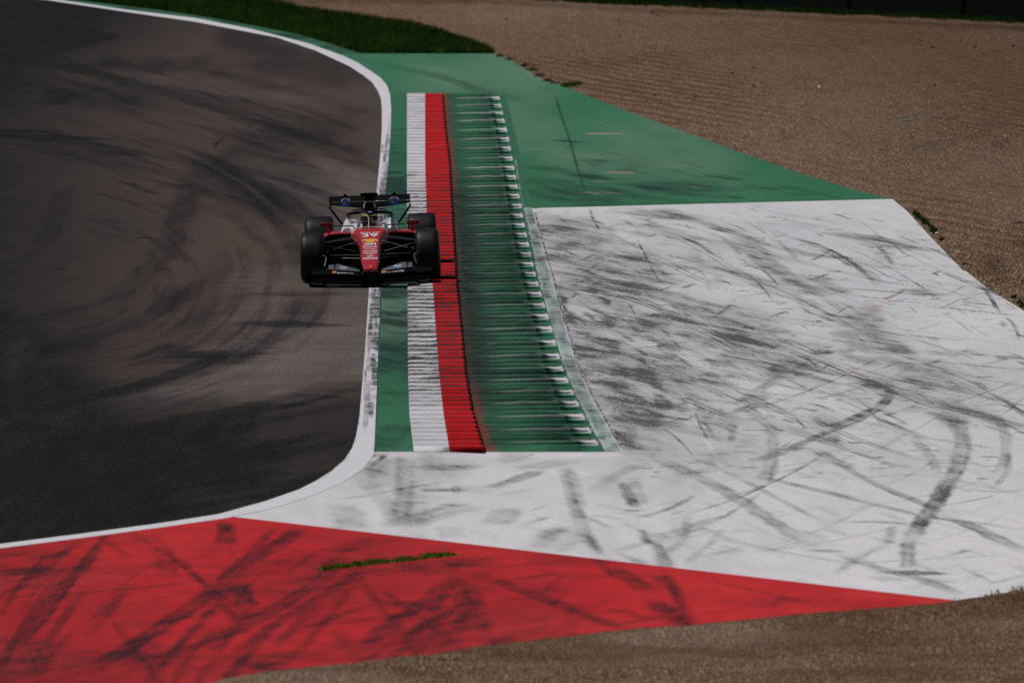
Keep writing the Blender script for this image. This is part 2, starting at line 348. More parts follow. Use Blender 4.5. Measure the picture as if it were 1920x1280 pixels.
def green_extra(PX, PY, V, mk):
    n = fbm(V[..., 0] / 1.1, V[..., 1] / 6, 21)
    mk[..., 0] = sm(230, 330, PY) * (1 - sm(1180, 1420, PX)) * (.12 + .5 * sm(.48, .7, n)) + .10 * n
    mk[..., 1] = .22 * sm(.45, .75, fbm(V[..., 0] / 3, V[..., 1] / 20, 9)) * (1 - sm(300, 380, PY))
zone('green_runoff', 101, 392, lambda y: np.where(y < 176, TR(y) - 6, PR(y) - 2), lambda y: np.minimum(GR(y), np.where(y > 372.5, 990 + (390.5 - y) / 17.5 * 684, 1e9)), M['green'], 0.0, 2.2, 1.2, GS, (), green_extra)
zone('green_strip', -80, 101.2, lambda y: TR(y) - 4, lambda y: np.maximum(GE(y), TR(y) + 1), M['green'], .001, 1.5, 1.5, (), (), lambda PX, PY, V, mk: mk.__setitem__((..., 0), .25 + .5 * sm(.45, .7, fbm(V[..., 0], V[..., 1] / 2, 4))))
VS = []
for i in range(150):
    y = random.uniform(240, 760); x = random.uniform(706, 760); l = random.uniform(10, 34)
    VS.append(([(x, y), (x + l, y - random.uniform(-2, 4))], random.uniform(.05, .4), random.uniform(.2, .6), 0))
VS += [([(712, 690), (735, 655), (764, 625)], 1.0, .85, 0), ([(710, 846), (735, 815), (768, 790)], .5, .6, 0), ([(726, 365), (745, 350), (764, 345)], 2.2, .7, 0), ([(715, 560), (730, 552)], 1.0, .7, 0)]
def verge_extra(PX, PY, V, mk):
    n = fbm(V[..., 0] * 1.2, V[..., 1] / 1.5, 8)
    mk[..., 0] = .15 + sm(230, 340, PY) * (1 - sm(650, 790, PY)) * (.28 + .55 * sm(.4, .65, n))
    mk[..., 1] = sm(500, 560, PY) * (1 - sm(600, 680, PY)) * .38
zone('green_verge', 175.5, 846, lambda y: TR(y) - 3, lambda y: KL(y) + 2, M['green'], .001, 1.2, 1.0, VS, (), verge_extra)

# ------------------------------------------------------------ white runoff
ws = []
def S_(w, st, *p, ch=0): ws.append((list(p), w * (.74 if .1 < w < .6 else .9), min(1, st * (1.12 if w < .2 or ch else .92)), ch))
S_(.30, .7, (1780, 770), (1796, 800), (1806, 830), (1800, 860), (1782, 905)); S_(.30, 1, (1800, 870), (1778, 905), (1752, 945), (1724, 985), (1704, 1020)); S_(.24, .7, (1703, 1010), (1702, 1040), (1704, 1068))
S_(.8, .8, (1700, 1068), (1718, 1072), (1736, 1070)); S_(.22, .95, (1776, 900), (1766, 930), (1755, 955)); S_(.2, .4, (1675, 985), (1668, 1015), (1690, 1022))
S_(.5, .55, (1770, 740), (1790, 770), (1795, 800)); S_(.5, .6, (1745, 768), (1780, 785), (1800, 800))
S_(.24, .75, (1658, 705), (1668, 735), (1650, 762), (1600, 790), (1540, 815), (1470, 845), (1425, 868)); S_(.18, .8, (1500, 802), (1560, 797), (1610, 778), (1640, 762)); S_(.3, .8, (1420, 866), (1460, 850), (1510, 832))
S_(.30, .7, (1215, 850), (1290, 885), (1345, 912), (1400, 945), (1460, 985), (1520, 1020), (1560, 1034)); S_(.25, .6, (1560, 1034), (1660, 1068), (1740, 1090), (1815, 1120))
S_(.22, .7, (1360, 885), (1460, 902), (1560, 925), (1680, 955), (1760, 972), (1850, 982), (1925, 998)); S_(.30, .65, (1760, 965), (1820, 985), (1870, 1010), (1930, 1036))
S_(.2, .55, (1530, 845), (1600, 885), (1660, 915), (1740, 948), (1800, 978)); S_(.25, .65, (1525, 840), (1560, 860), (1605, 882)); S_(.2, .4, (1700, 810), (1740, 850), (1760, 895))
S_(.3, .85, (1578, 979), (1640, 978), (1705, 982)); S_(.35, .9, (1515, 1033), (1545, 1032), (1580, 1035)); S_(.3, .9, (1168, 958), (1188, 957), (1206, 958))
S_(.22, .5, (1050, 862), (1064, 900), (1078, 950), (1098, 1000), (1122, 1040), (1140, 1062)); S_(.20, .5, (1062, 870), (1080, 920), (1090, 960)); S_(.1, .6, (1095, 982), (1110, 1012), (1130, 1045))
S_(.2, .7, (1165, 905), (1180, 930), (1192, 955)); S_(.12, .8, (1163, 903), (1176, 935)); S_(.3, .35, (1185, 900), (1200, 950)); S_(.14, .8, (1200, 990), (1215, 1015), (1225, 1022)); S_(.2, .85, (1225, 1010), (1240, 1040), (1252, 1068), (1262, 1085))
S_(.3, .6, (1232, 998), (1240, 1010)); S_(.3, .35, (1110, 925), (1150, 895), (1190, 875), (1225, 865)); S_(.25, .45, (1215, 1005), (1270, 995), (1330, 975), (1400, 960))
S_(.2, .4, (1140, 1038), (1200, 1020), (1280, 1000), (1340, 985)); S_(.12, .35, (1280, 1060), (1330, 1020), (1360, 985)); S_(.14, .4, (1180, 975), (1250, 955), (1310, 925)); S_(.25, .3, (1000, 1030), (1040, 1000), (1070, 985)); S_(.3, .3, (1010, 1010), (1050, 990), (1075, 983))
S_(.16, .5, (1060, 600), (1150, 605), (1240, 590)); S_(.3, .7, (1380, 775), (1420, 757), (1440, 762)); S_(.5, .85, (1405, 755), (1415, 745), (1418, 738)); S_(.3, .5, (1250, 745), (1330, 750), (1400, 760)); S_(.25, .55, (1400, 762), (1430, 790), (1460, 815))
S_(.22, .45, (1440, 790), (1450, 830), (1440, 880), (1400, 920)); S_(.12, .5, (1395, 925), (1440, 905), (1455, 870)); S_(.2, .7, (1540, 655), (1555, 650), (1568, 650)); S_(.4, .9, (1538, 665), (1550, 655))
S_(.3, .8, (1100, 748), (1155, 755), (1170, 770), (1200, 775)); S_(.25, .6, (1200, 775), (1260, 782), (1300, 790)); S_(.2, .55, (1160, 810), (1180, 785), (1210, 775)); S_(.5, .8, (1145, 755), (1160, 752))
S_(.2, .7, (1310, 795), (1345, 793), (1365, 800)); S_(.18, .8, (1385, 807), (1440, 806), (1480, 808)); S_(.2, .5, (1250, 695), (1290, 735), (1320, 770)); S_(.14, .6, (1370, 830), (1375, 800), (1360, 790))
# long scrubs of the upper part, running from upper left to lower right
S_(.9, .6, (1170, 395), (1220, 402), (1290, 413)); S_(.8, .7, (1215, 390), (1250, 402), (1295, 415)); S_(.35, .55, (1290, 410), (1340, 425), (1400, 445), (1470, 470)); S_(.5, .35, (1210, 415), (1260, 435), (1320, 450), (1360, 455))
S_(.55, .7, (1355, 450), (1410, 470), (1450, 500), (1490, 530), (1530, 545)); S_(.9, .6, (1490, 515), (1530, 535), (1560, 558)); S_(.8, .7, (1140, 470), (1190, 490), (1230, 520), (1260, 540)); S_(.5, .55, (1095, 480), (1140, 505), (1180, 525), (1230, 560))
S_(.5, .55, (1180, 480), (1260, 480), (1330, 495), (1410, 520), (1480, 545)); S_(.3, .6, (1320, 498), (1380, 512), (1440, 532)); S_(.7, .65, (1540, 432), (1600, 443), (1660, 458), (1710, 470)); S_(.5, .5, (1600, 440), (1680, 455), (1735, 474))
S_(.3, .55, (1460, 438), (1530, 460), (1590, 490), (1630, 515), (1650, 538)); S_(.12, .8, (1460, 440), (1540, 462), (1600, 494), (1648, 536)); S_(.5, .55, (1460, 462), (1520, 478), (1590, 488)); S_(.5, .4, (1590, 488), (1640, 498), (1670, 504))
S_(.3, .6, (1560, 538), (1640, 545), (1720, 552), (1770, 556)); S_(.6, .6, (1700, 540), (1740, 550), (1765, 556)); S_(.2, .6, (1620, 542), (1700, 550)); S_(.18, .6, (1720, 573), (1800, 580), (1925, 594)); S_(.25, .5, (1800, 565), (1880, 575))
S_(.09, .95, (1826, 526), (1846, 542), (1860, 562), (1868, 577), (1880, 590)); S_(.06, .7, (1880, 590), (1900, 608), (1914, 640)); S_(.2, .6, (1610, 618), (1700, 628), (1800, 637), (1830, 639)); S_(.2, .4, (1720, 675), (1800, 682), (1925, 695))
S_(.9, .6, (1600, 615), (1640, 640), (1670, 660)); S_(.8, .75, (1630, 650), (1665, 658), (1685, 665)); S_(.6, .55, (1570, 585), (1610, 610), (1640, 625)); S_(.9, .4, (1690, 665), (1730, 690), (1780, 720)); S_(.5, .7, (1880, 665), (1905, 675)); S_(.8, .45, (1770, 655), (1810, 668))
S_(.9, .6, (1690, 700), (1740, 712), (1790, 738)); S_(.5, .6, (1755, 755), (1800, 768), (1860, 785), (1925, 808)); S_(.6, .5, (1600, 700), (1700, 740), (1770, 760), (1850, 770)); S_(.5, .5, (1800, 760), (1870, 790), (1920, 805))
S_(.25, .6, (1245, 555), (1330, 570), (1400, 592), (1460, 600)); S_(.5, .6, (1250, 560), (1300, 572), (1330, 590), (1360, 600)); S_(.4, .6, (1320, 585), (1380, 610), (1440, 640), (1470, 660)); S_(.35, .6, (1440, 660), (1500, 680), (1560, 700), (1640, 710))
S_(.5, .75, (1290, 600), (1340, 612), (1390, 640), (1450, 665), (1500, 690), (1560, 705), (1600, 705)); S_(.4, .6, (1200, 655), (1270, 680), (1320, 705), (1360, 740)); S_(.5, .65, (1350, 670), (1420, 680), (1480, 700)); S_(.3, .5, (1440, 690), (1500, 700), (1580, 720), (1660, 705))
S_(.14, .65, (1100, 575), (1130, 588), (1165, 608)); S_(.12, .85, (1105, 578), (1140, 592), (1168, 608)); S_(.14, .8, (1070, 593), (1100, 592), (1125, 592)); S_(.5, .4, (1165, 620), (1210, 600), (1230, 585)); S_(.3, .5, (1150, 530), (1200, 555), (1260, 570))
S_(.2, .8, (1040, 553), (1065, 560)); S_(.2, .7, (1045, 545), (1140, 546), (1250, 544)); S_(.35, .8, (1140, 505), (1165, 515)); S_(.3, .7, (1030, 493), (1055, 493)); S_(.6, .45, (1040, 420), (1070, 440), (1085, 445)); S_(.8, .45, (1100, 600), (1130, 625))
S_(.3, .5, (1470, 700), (1440, 720), (1400, 745)); S_(.2, .4, (1660, 705), (1600, 730), (1540, 745)); S_(.2, .4, (1850, 760), (1880, 800), (1886, 850), (1870, 900)); S_(.12, .4, (1860, 920), (1890, 880), (1886, 840)); S_(.2, .5, (1800, 915), (1870, 922), (1925, 918))
S_(.12, .4, (1550, 1058), (1700, 1050), (1920, 1038)); S_(.12, .35, (1550, 900), (1700, 890), (1770, 896), (1925, 930)); S_(.5, .35, (1640, 1080), (1690, 1090)); S_(.2, .35, (1330, 1000), (1440, 1030), (1560, 1050), (1640, 1065)); S_(.15, .35, (1560, 1080), (1620, 1040), (1680, 1010))
# lower left part
S_(.6, .6, (700, 860), (690, 880), (660, 900)); S_(.12, .8, (690, 880), (712, 862), (722, 850)); S_(.12, .7, (650, 870), (680, 862), (708, 850)); S_(.35, .55, (758, 850), (760, 900), (755, 950), (750, 985)); S_(.7, .7, (800, 870), (840, 878), (860, 870)); S_(.6, .7, (826, 915), (838, 922))
S_(.12, .6, (855, 910), (856, 925)); S_(.35, .7, (900, 918), (950, 905), (995, 888), (1010, 880)); S_(.6, .35, (980, 880), (1040, 868), (1090, 862)); S_(.5, .6, (830, 948), (850, 947), (875, 948)); S_(.6, .5, (740, 990), (790, 970), (850, 955), (900, 945)); S_(.5, .45, (925, 985), (945, 965), (955, 950))
S_(.4, .6, (740, 940), (770, 942), (790, 945)); S_(.5, .35, (630, 940), (655, 970), (660, 1000)); S_(.4, .3, (840, 985), (848, 1010)); S_(.3, .3, (680, 900), (720, 940), (740, 980)); S_(.2, .3, (600, 940), (680, 930), (760, 915), (860, 900))
S_(.6, .3, (1000, 1040), (1040, 1020), (1060, 985)); S_(.3, .25, (930, 930), (980, 920), (1000, 915)); S_(.14, .4, (1230, 1050), (1280, 1010), (1290, 960))
# seam cracks, scraped pale lines and red traces
seam2 = [(1105, 388), (1112, 410), (1120, 425), (1128, 440)]
S_(.05, .8, *seam2); S_(.05, .85, *seam2[1:], ch=1); S_(.06, 1, (1188, 442), (1205, 475), (1222, 510), (1240, 535), (1252, 548), (1262, 562), ch=1); S_(.05, .9, (1192, 446), (1209, 477), (1226, 511), (1243, 535))
S_(.06, .9, (1172, 565), (1182, 580), (1195, 605), (1208, 625), (1216, 640), ch=1); S_(.04, .7, (1175, 565), (1186, 582), (1198, 605), (1212, 627)); S_(.08, 1, (1248, 698), (1258, 715), (1280, 738), (1300, 765), (1308, 790), ch=1)
S_(.08, .9, (1315, 800), (1325, 825), (1340, 855), (1348, 875), (1350, 890), (1338, 905), ch=1); S_(.04, .6, (1302, 765), (1312, 795), (1330, 830))
for p in ((1165, 405, 30), (1180, 420, 40), (1150, 440, 25), (1170, 450, 30), (1230, 553, 25), (1215, 634, 60), (1220, 646, 70), (1260, 683, 50), (1350, 685, 40), (1330, 440, 30), (1440, 410, 50), (1600, 609, 60), (1360, 420, 40), (1230, 715, 40), (1430, 730, 40)):
    S_(.5, .8, (p[0], p[1]), (p[0] + p[2] / 2, p[1] + 1), (p[0] + p[2], p[1] + 2), ch=1)
for p in ((1415, 443, 36), (1425, 446, 22), (1420, 610, 40), (1645, 559, 26), (1505, 582, 22), (1530, 614, 18), (1460, 622, 22), (1640, 574, 16), (1590, 692, 20), (1070, 439, 14), (1600, 680, 16)):
    S_(.14, .9, (p[0], p[1]), (p[0] + p[2], p[1] - 1), ch=2)
for i in range(100):                       # long thin slides crossing the area, often in pairs
    x = random.uniform(1040, 1750); y = random.uniform(400, 860)
    if x < float(PR(min(y, 846))) + 8: continue
    l = random.uniform(120, 460); a_ = random.uniform(.06, .5); c_ = random.uniform(-.10, .16) * l; w_ = random.uniform(.028, .075); t_ = random.uniform(.2, .7)
    for d_ in ((0, random.uniform(7, 16)) if random.random() < .45 else (0,)):
        S_(w_, t_, (x + d_, y), (x + d_ + l * .33, y + l * a_ * .33 - c_ * .5), (x + d_ + l * .68, y + l * a_ * .7 - c_ * .45), (x + d_ + l, y + l * a_))
for i in range(24):                        # slides crossing the other way
    x = random.uniform(1080, 1800); y = random.uniform(640, 1090); l = random.uniform(90, 330); a_ = random.uniform(.12, .5); w_ = random.uniform(.028, .08)
    if x < float(PR(min(y, 846))) + 30 or float(RT(y)) > x + l * .2: continue
    S_(w_, random.uniform(.2, .6), (x, y), (x + l * .4, y - l * a_ * .32), (x + l * .75, y - l * a_ * .72), (x + l, y - l * a_ * 1.1))
for i in range(620):                       # fine scratches, densest beside the kerb and in the middle
    x = 1030 + 880 * random.random() ** 1.25; y = random.uniform(395, 800)
    if x < float(PR(min(y, 846))) + 8 or x > float(GR(y)) - 10: continue
    l = random.uniform(8, 70); sl = random.gauss(.20, .34)
    S_(random.uniform(.025, .14), random.uniform(.15, .8), (x, y), (x + l * .5, y + l * sl * .4), (x + l, y + l * sl))
for i in range(800):                       # short level scrapes
    x = 1040 + 860 * random.random() ** 1.1; y = random.uniform(400, 900)
    if x < float(PR(min(y, 846))) + 8 or x > float(GR(y)) - 40: continue
    l = random.uniform(6, 46)
    S_(random.uniform(.06, .20), random.uniform(.2, .9), (x, y), (x + l, y + random.uniform(-1, 1.5)), ch=random.choice([0, 0, 0, 1]))
for i in range(150):
    x = random.uniform(720, 1900); y = random.uniform(860, 1120)
    if float(RT(y)) > x - 20: continue
    l = random.uniform(15, 90); sl = random.choice([-.35, -.25, .15, .3, .45])
    S_(random.uniform(.05, .25), random.uniform(.08, .3), (x, y), (x + l * .5, y + l * sl * .45), (x + l, y + l * sl))
WB = [(1080, 430, 110, 30, 15, .45, 0), (1100, 480, 100, 50, 30, .35, 0), (1130, 540, 120, 50, 10, .35, 0), (1110, 655, 50, 22, 0, .6, 0), (1090, 640, 60, 40, 0, .35, 0), (1150, 680, 90, 50, 10, .3, 0), (1230, 700, 160, 60, 10, .28, 0),
      (1120, 745, 50, 30, 0, .35, 0), (1260, 610, 160, 45, 5, .25, 0), (1420, 650, 180, 60, 15, .28, 0), (1380, 590, 120, 30, 10, .25, 0), (1260, 560, 60, 16, 20, .35, 0), (1590, 590, 120, 30, 5, .15, 0), (1330, 840, 160, 70, 10, .12, 0),
      (1700, 720, 180, 70, 10, .16, 0), (1200, 800, 90, 40, 10, .2, 0), (1880, 700, 120, 80, 0, .10, 0), (720, 890, 70, 30, -20, .3, 0), (830, 885, 60, 22, 0, .25, 0), (770, 950, 60, 60, 0, .18, 0), (1170, 890, 80, 40, -20, .14, 0)]
def white_extra(PX, PY, V, mk):
    n4 = fbm(V[..., 0] / .33, V[..., 1] / 2.3, 131, 5); n5 = fbm(V[..., 0] / 1.6, V[..., 1] / 11, 133); al = .29 * V[..., 0] - .957 * V[..., 1]; ac = .957 * V[..., 0] + .29 * V[..., 1]
    n = fbm(ac / .55, al / 5.5, 31, 5); n2 = fbm(ac / .25, al / 1.6, 33)
    near = np.exp(-np.clip(PX - PR(np.minimum(PY, 846)), 0, 2000) / 190.0) * sm(395, 430, PY) * (1 - sm(780, 900, PY))
    mk[..., 0] = np.clip(near * (.16 + .40 * sm(.42, .68, n) + .42 * sm(.38, .78, n4)) + .42 * sm(.42, .76, n4) * sm(.42, .6, n5) * sm(400, 450, PY) * (1 - sm(830, 960, PY) * .7) * (1 - .7 * sm(1550, 1750, PX)) + .16 * sm(.50, .72, n) * sm(.35, .7, n2) * (1 - sm(820, 960, PY)) * (1 - .75 * sm(1500, 1750, PX)), 0, 1)
    mk[..., 1] = .9 * np.exp(-((PY - 853) / 5.5) ** 2) * sm(700, 730, PX) * (1 - sm(1140, 1180, PX)) + .3 * sm(.55, .75, fbm(V[..., 0] / 1.5, V[..., 1] / 6, 35)) + .45 * sm(880, 990, PY) * (.6 + .8 * n)
wl = lambda y: np.where(y < 846, PR(y) - 2, np.where(y < 966, TR(y) - 4 - 40 * sm(850, 880, y), RT(y) - 12))
wt = lambda y: np.where(y < 390.5, 990 + (390.5 - y) / 17.5 * 684, wl(y))
zone('white_runoff', 373, 1131, wt, lambda y: np.minimum(GR(y) + 1, BG(y) + 4 + 0 * y), M['white'], .0015, 2.0, 1.4, ws, WB, white_extra)

# ------------------------------------------------------------ red runoff
rs = []
def Q_(w, st, *p, ch=0): rs.append((list(p), w * .82, min(1, st * 1.15), ch))
Q_(.30, .75, (570, 985), (520, 1020), (470, 1050), (440, 1065)); Q_(.30, .8, (450, 1058), (400, 1110), (340, 1150), (280, 1190), (200, 1240), (150, 1275)); Q_(.28, .7, (640, 1030), (610, 1080), (560, 1115), (500, 1150), (420, 1190), (330, 1225), (220, 1268))
Q_(.2, .8, (195, 1005), (165, 1050), (120, 1100), (70, 1170), (0, 1240)); Q_(.18, .65, (160, 1005), (100, 1050), (20, 1110), (-40, 1130)); Q_(.3, .7, (420, 975), (426, 1000), (422, 1025)); Q_(.3, .7, (445, 1088), (455, 1115), (462, 1140))
Q_(.5, .7, (620, 1035), (650, 1030), (680, 1030)); Q_(.6, .8, (830, 1060), (855, 1060), (875, 1055)); Q_(.28, .7, (870, 1070), (820, 1110), (780, 1140), (740, 1165), (700, 1200), (650, 1240)); Q_(.5, .6, (740, 1125), (770, 1140)); Q_(.2, .6, (870, 1080), (900, 1150), (915, 1210))
Q_(.2, .6, (860, 1080), (868, 1150), (870, 1200)); Q_(.25, .7, (880, 1072), (960, 1100), (1040, 1130), (1130, 1165), (1210, 1190)); Q_(.16, .6, (900, 1090), (970, 1085), (1060, 1072)); Q_(.18, .5, (840, 1110), (800, 1150)); Q_(.12, .5, (1100, 1035), (1130, 1060), (1150, 1085))
Q_(.3, .55, (1140, 1060), (1190, 1090), (1220, 1115)); Q_(.3, .85, (1222, 1120), (1250, 1150), (1295, 1178)); Q_(.16, .9, (1245, 1068), (1265, 1105), (1285, 1150), (1300, 1180)); Q_(.2, .4, (1230, 1075), (1250, 1110)); Q_(.2, .35, (1320, 1085), (1420, 1108), (1520, 1130), (1600, 1142))
Q_(.5, .85, (488, 1240), (505, 1252), (522, 1250)); Q_(.25, .5, (1060, 1190), (1110, 1188)); Q_(.3, .4, (1130, 1150), (1180, 1140)); Q_(.25, .35, (1000, 1060), (1100, 1045)); Q_(.3, .4, (300, 1020), (310, 1050), (318, 1090)); Q_(.2, .5, (280, 1015), (310, 1020))
Q_(.10, 1, (-80, 1128), (0, 1120), (120, 1113), (250, 1103), (380, 1088), (500, 1076), (610, 1066)); Q_(.035, .6, (850, 1040), (960, 1032), (1100, 1020)); Q_(.1, .5, (0, 1080), (100, 1070), (220, 1062)); Q_(.2, .5, (-20, 1072), (60, 1066)); Q_(.2, .4, (1150, 1140), (1230, 1165))
Q_(.2, .4, (330, 1260), (420, 1200), (500, 1140)); Q_(.15, .45, (540, 1190), (620, 1160), (700, 1130)); Q_(.4, .4, (760, 1050), (790, 1075)); Q_(.3, .35, (900, 1225), (960, 1190))
for i in range(75):
    x = random.uniform(60, 1500); y = random.uniform(975, 1200)
    if float(RT(y)) < x + 20: continue
    l = random.uniform(50, 260); m_ = random.choice([-1, -1, -1, 1]) * random.uniform(.5, 1.6); b_ = random.uniform(-12, 12)
    Q_(random.uniform(.04, .17), random.uniform(.2, .7), (x, y), (x + l / m_ * .5 + b_, y + l * .45), (x + l / m_, y + l))
for i in range(170):
    x = random.uniform(-40, 1600); y = random.uniform(990, 1260); l = random.uniform(30, 170)
    Q_(random.uniform(.03, .22), random.uniform(.08, .32), (x, y), (x + l * .5, y - l * .04), (x + l, y - l * .12), ch=random.choice([0, 0, 1]))
def red_extra(PX, PY, V, mk):
    n = fbm(V[..., 0] / 1.2, V[..., 1] / 5, 51); s = fbm(V[..., 0] / 1.6 + V[..., 1] * .2, V[..., 1] * 1.1, 53)
    mk[..., 0] = .26 * sm(.5, .75, n) + .20 * sm(.45, .7, s) + .30 * (1 - sm(-50, 520, PX)) * (.5 + n) + .12 * sm(.4, .6, fbm(V[..., 0] * 3, V[..., 1] * 2, 57))  # far-left term paints lens vignetting into the red, besides the random rubber
    mk[..., 1] = .35 * sm(.5, .7, fbm(V[..., 0] / 2.3, V[..., 1] / 2.6, 55))
zone('red_runoff', 966.5, 1330, lambda y: np.where(y < 1090, np.minimum(TR(y) - 14, RT(y)), -500 + 0 * y), lambda y: np.minimum(np.where(y < 1128, RT(y), 1e9), BG(y) + 6), M['red'], .003, 3.2, 1.6, rs, (), red_extra)

# ------------------------------------------------------------ kerb with teeth
MARKS = np.array([175, 181.6, 195.6, 209.7, 223.8, 240, 258, 275.3, 294, 311.5, 328.8, 347, 364, 382.8, 401, 419, 437, 455, 473.5, 492, 510.5, 529, 547.7, 568.5, 589, 612, 638, 663, 687.5, 708, 731.5, 752, 776, 802, 825, 846])
MI = np.concatenate([[.5], np.arange(1, len(MARKS) - 1), [len(MARKS) - 1.1]])
n_of = lambda y: np.interp(y, MARKS, MI); y_of = lambda n: np.interp(n, MI, MARKS)
kerb = link('kerb', None, kind='structure'); kerb.location = tuple(G(850, 846)[:3]); KO = Vector(kerb.location)
ribs = np.arange(2, 104)                         # three ribs to one painted mark
ph = np.array([0, .09, .12, .25, .4, .6, .8, .97])
nn = (ribs[:, None] / 3.0 + (1 - ph[None, ::-1]) / 3.0 * 0 + ph[None, :] / 3.0).ravel(); nn = np.concatenate([[.5], nn[(nn > .5) & (nn < MI[-1])], [MI[-1]]])
phase = np.mod(nn * 3, 1.0); phase_b = 1 - phase  # 0 at the camera side of the rib
rid = np.floor(nn * 3 + 1e-6).astype(int); rr = np.random.default_rng(3).random((200, 4))
def kerb_part(name, Lf, Rf, nx, zprof, aprof, m, paint):
    ys = y_of(nn); u = np.linspace(0, 1, nx)
    PX = Lf(ys)[:, None] + (Rf(ys) - Lf(ys))[:, None] * u; PY = np.repeat(ys[:, None], nx, 1)
    zb = np.repeat(zprof(u)[None, :], len(ys), 0)
    V = G(PX, PY, 0) * 1.0
    V2 = np.empty_like(V)
    for j in range(nx): V2[:, j] = G(PX[:, j], PY[:, j], float(zprof(u)[j]))
    fl = G(PX, PY, .006); tq = (sm(MI[-1], MI[-1] - .16, nn) * sm(.5, .62, nn))[:, None, None]; V2 = fl * (1 - tq) + V2 * tq
    tap = sm(MI[-1], MI[-1] - .16, nn) * sm(.5, .62, nn)
    saw = np.where(phase > .90, 1.0, phase / .90 * .96)          # rises towards the camera, drops at the near face
    saw = np.where(phase < .085, 0.0, saw)
    wob = .7 + .6 * rr[rid % 200, 0]
    wav = 1 + .25 * (vn(u[None, :] * 9 + rid[:, None] * 3.3, rid[:, None] * 1.7 + 0 * u[None, :], 5) - .5)
    V2[..., 2] += (saw * wob * tap)[:, None] * aprof(u)[None, :] * wav
    mk = np.zeros(V2.shape); paint(u[None, :] + 0 * PY, PX, PY, V2, mk, saw[:, None] + 0 * PY); mk[..., 0] *= tq[..., 0]
    V2 -= np.array(KO)
    return grid_mesh(name, V2, m, mk, kerb, None, False)
heavy = lambda y: sm(300, 400, y) * (1 - sm(690, 790, y))
def pw(u, PX, PY, V, mk, saw):
    n = fbm(V[..., 0] * 2.2, V[..., 1] * .8, 61); r = rr[rid % 200, 1][:, None]
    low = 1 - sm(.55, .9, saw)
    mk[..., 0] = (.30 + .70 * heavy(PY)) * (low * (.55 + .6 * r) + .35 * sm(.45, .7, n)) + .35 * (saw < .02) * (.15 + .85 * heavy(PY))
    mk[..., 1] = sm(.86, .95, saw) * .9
def pr(u, PX, PY, V, mk, saw):
    n = fbm(V[..., 0] * 2.5, V[..., 1] * .8, 65); r = rr[rid % 200, 2][:, None]
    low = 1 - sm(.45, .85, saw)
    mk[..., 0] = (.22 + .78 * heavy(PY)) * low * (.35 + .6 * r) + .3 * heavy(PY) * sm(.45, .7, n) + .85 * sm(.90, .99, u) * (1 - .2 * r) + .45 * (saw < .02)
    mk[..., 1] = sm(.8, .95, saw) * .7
def pg(u, PX, PY, V, mk, saw):
    n = fbm(V[..., 0] * 1.2, V[..., 1] * .5, 71); n3 = fbm(V[..., 0] * 3, V[..., 1] * 1.5, 73); r = rr[rid % 200, 3][:, None]
    grey = 1 - sm(.12, .46, u + .25 * (n - .5))
    mk[..., 0] = grey * (.45 + .4 * heavy(PY)) + (.45 + .5 * heavy(PY)) * (1 - sm(.40, .72, saw)) * (.6 + .5 * r) * (1 - sm(.84, .9, u)) * sm(.1, .4, u) * (1 - sm(.84, .9, u)) + .25 * heavy(PY) * sm(.5, .7, n3) + .5 * (saw < .02) * sm(.3, .6, u) * (1 - sm(.84, .88, u)) + .3 * np.exp(-((u - .78) / .06) ** 2) * (1 - saw)
    mk[..., 2] = (1 - sm(.0, .13, u + .12 * (n3 - .5))) * (.75 - .3 * heavy(PY))
    is_m = ((rid % 3) == 0)[:, None]; mid = (rid // 3); on = rr[mid % 200, 2][:, None]
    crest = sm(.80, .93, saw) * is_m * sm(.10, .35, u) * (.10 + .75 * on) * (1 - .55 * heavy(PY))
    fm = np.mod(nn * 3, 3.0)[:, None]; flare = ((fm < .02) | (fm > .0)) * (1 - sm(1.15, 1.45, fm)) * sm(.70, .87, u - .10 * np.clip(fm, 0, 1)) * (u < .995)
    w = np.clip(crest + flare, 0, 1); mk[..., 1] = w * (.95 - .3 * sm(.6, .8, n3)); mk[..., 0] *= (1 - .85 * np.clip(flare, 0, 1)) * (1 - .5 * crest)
kerb_part('kerb_white_band', KL, KW, 20, lambda u: .020 + .022 * u, lambda u: .022 * sm(0, .04, u) + .002, M['kwhite'], pw)
kerb_part('kerb_red_band', KW, KR, 22, lambda u: .042 + .022 * u - .045 * sm(.93, 1, u), lambda u: .030 - .012 * sm(.9, 1, u) + 0 * u, M['kred'], pr)
kerb_part('kerb_green_band', KR, KE, 64, lambda u: .018 + .020 * sm(.1, .7, u) - .034 * sm(.80, .97, u), lambda u: .022 * sm(0, .08, u) + .020 * sm(.15, .6, u) * (1 - sm(.80, .90, u)), M['kgreen'], pg)
# flat pale strip behind the kerb
PS = []
for i in range(70):
    y = random.uniform(380, 846); x = random.uniform(float(PL(y)), float(PR(y))); PS.append(([(x, y), (x + random.uniform(2, 10), y + random.uniform(4, 26))], random.uniform(.05, .2), random.uniform(.2, .5), 0))
def strip_extra(PX, PY, V, mk):
    u = (PX - PL(PY)) / (PR(PY) - PL(PY) + 1e-6); n = fbm(V[..., 0] * 3, V[..., 1] * .6, 81)
    mk[..., 2] = np.maximum(1 - sm(388, 391, PY), u < -.02); e = np.where(u < 0, .5, np.minimum(np.abs(u), 1 - u))
    mk[..., 1] = (1 - sm(.03, .12, e)) * np.where(PY < 390, .8 * (u > .5) * (.5 + n), .9); mk[..., 0] = .25 * sm(.5, .7, n) + .25 * heavy(PY) * sm(.4, .6, n)
zone('pale_strip', 175.5, 846, lambda y: KE(y) - 1.5, PR, M['pale'], .003, 1.3, 1.2, PS, (), strip_extra)
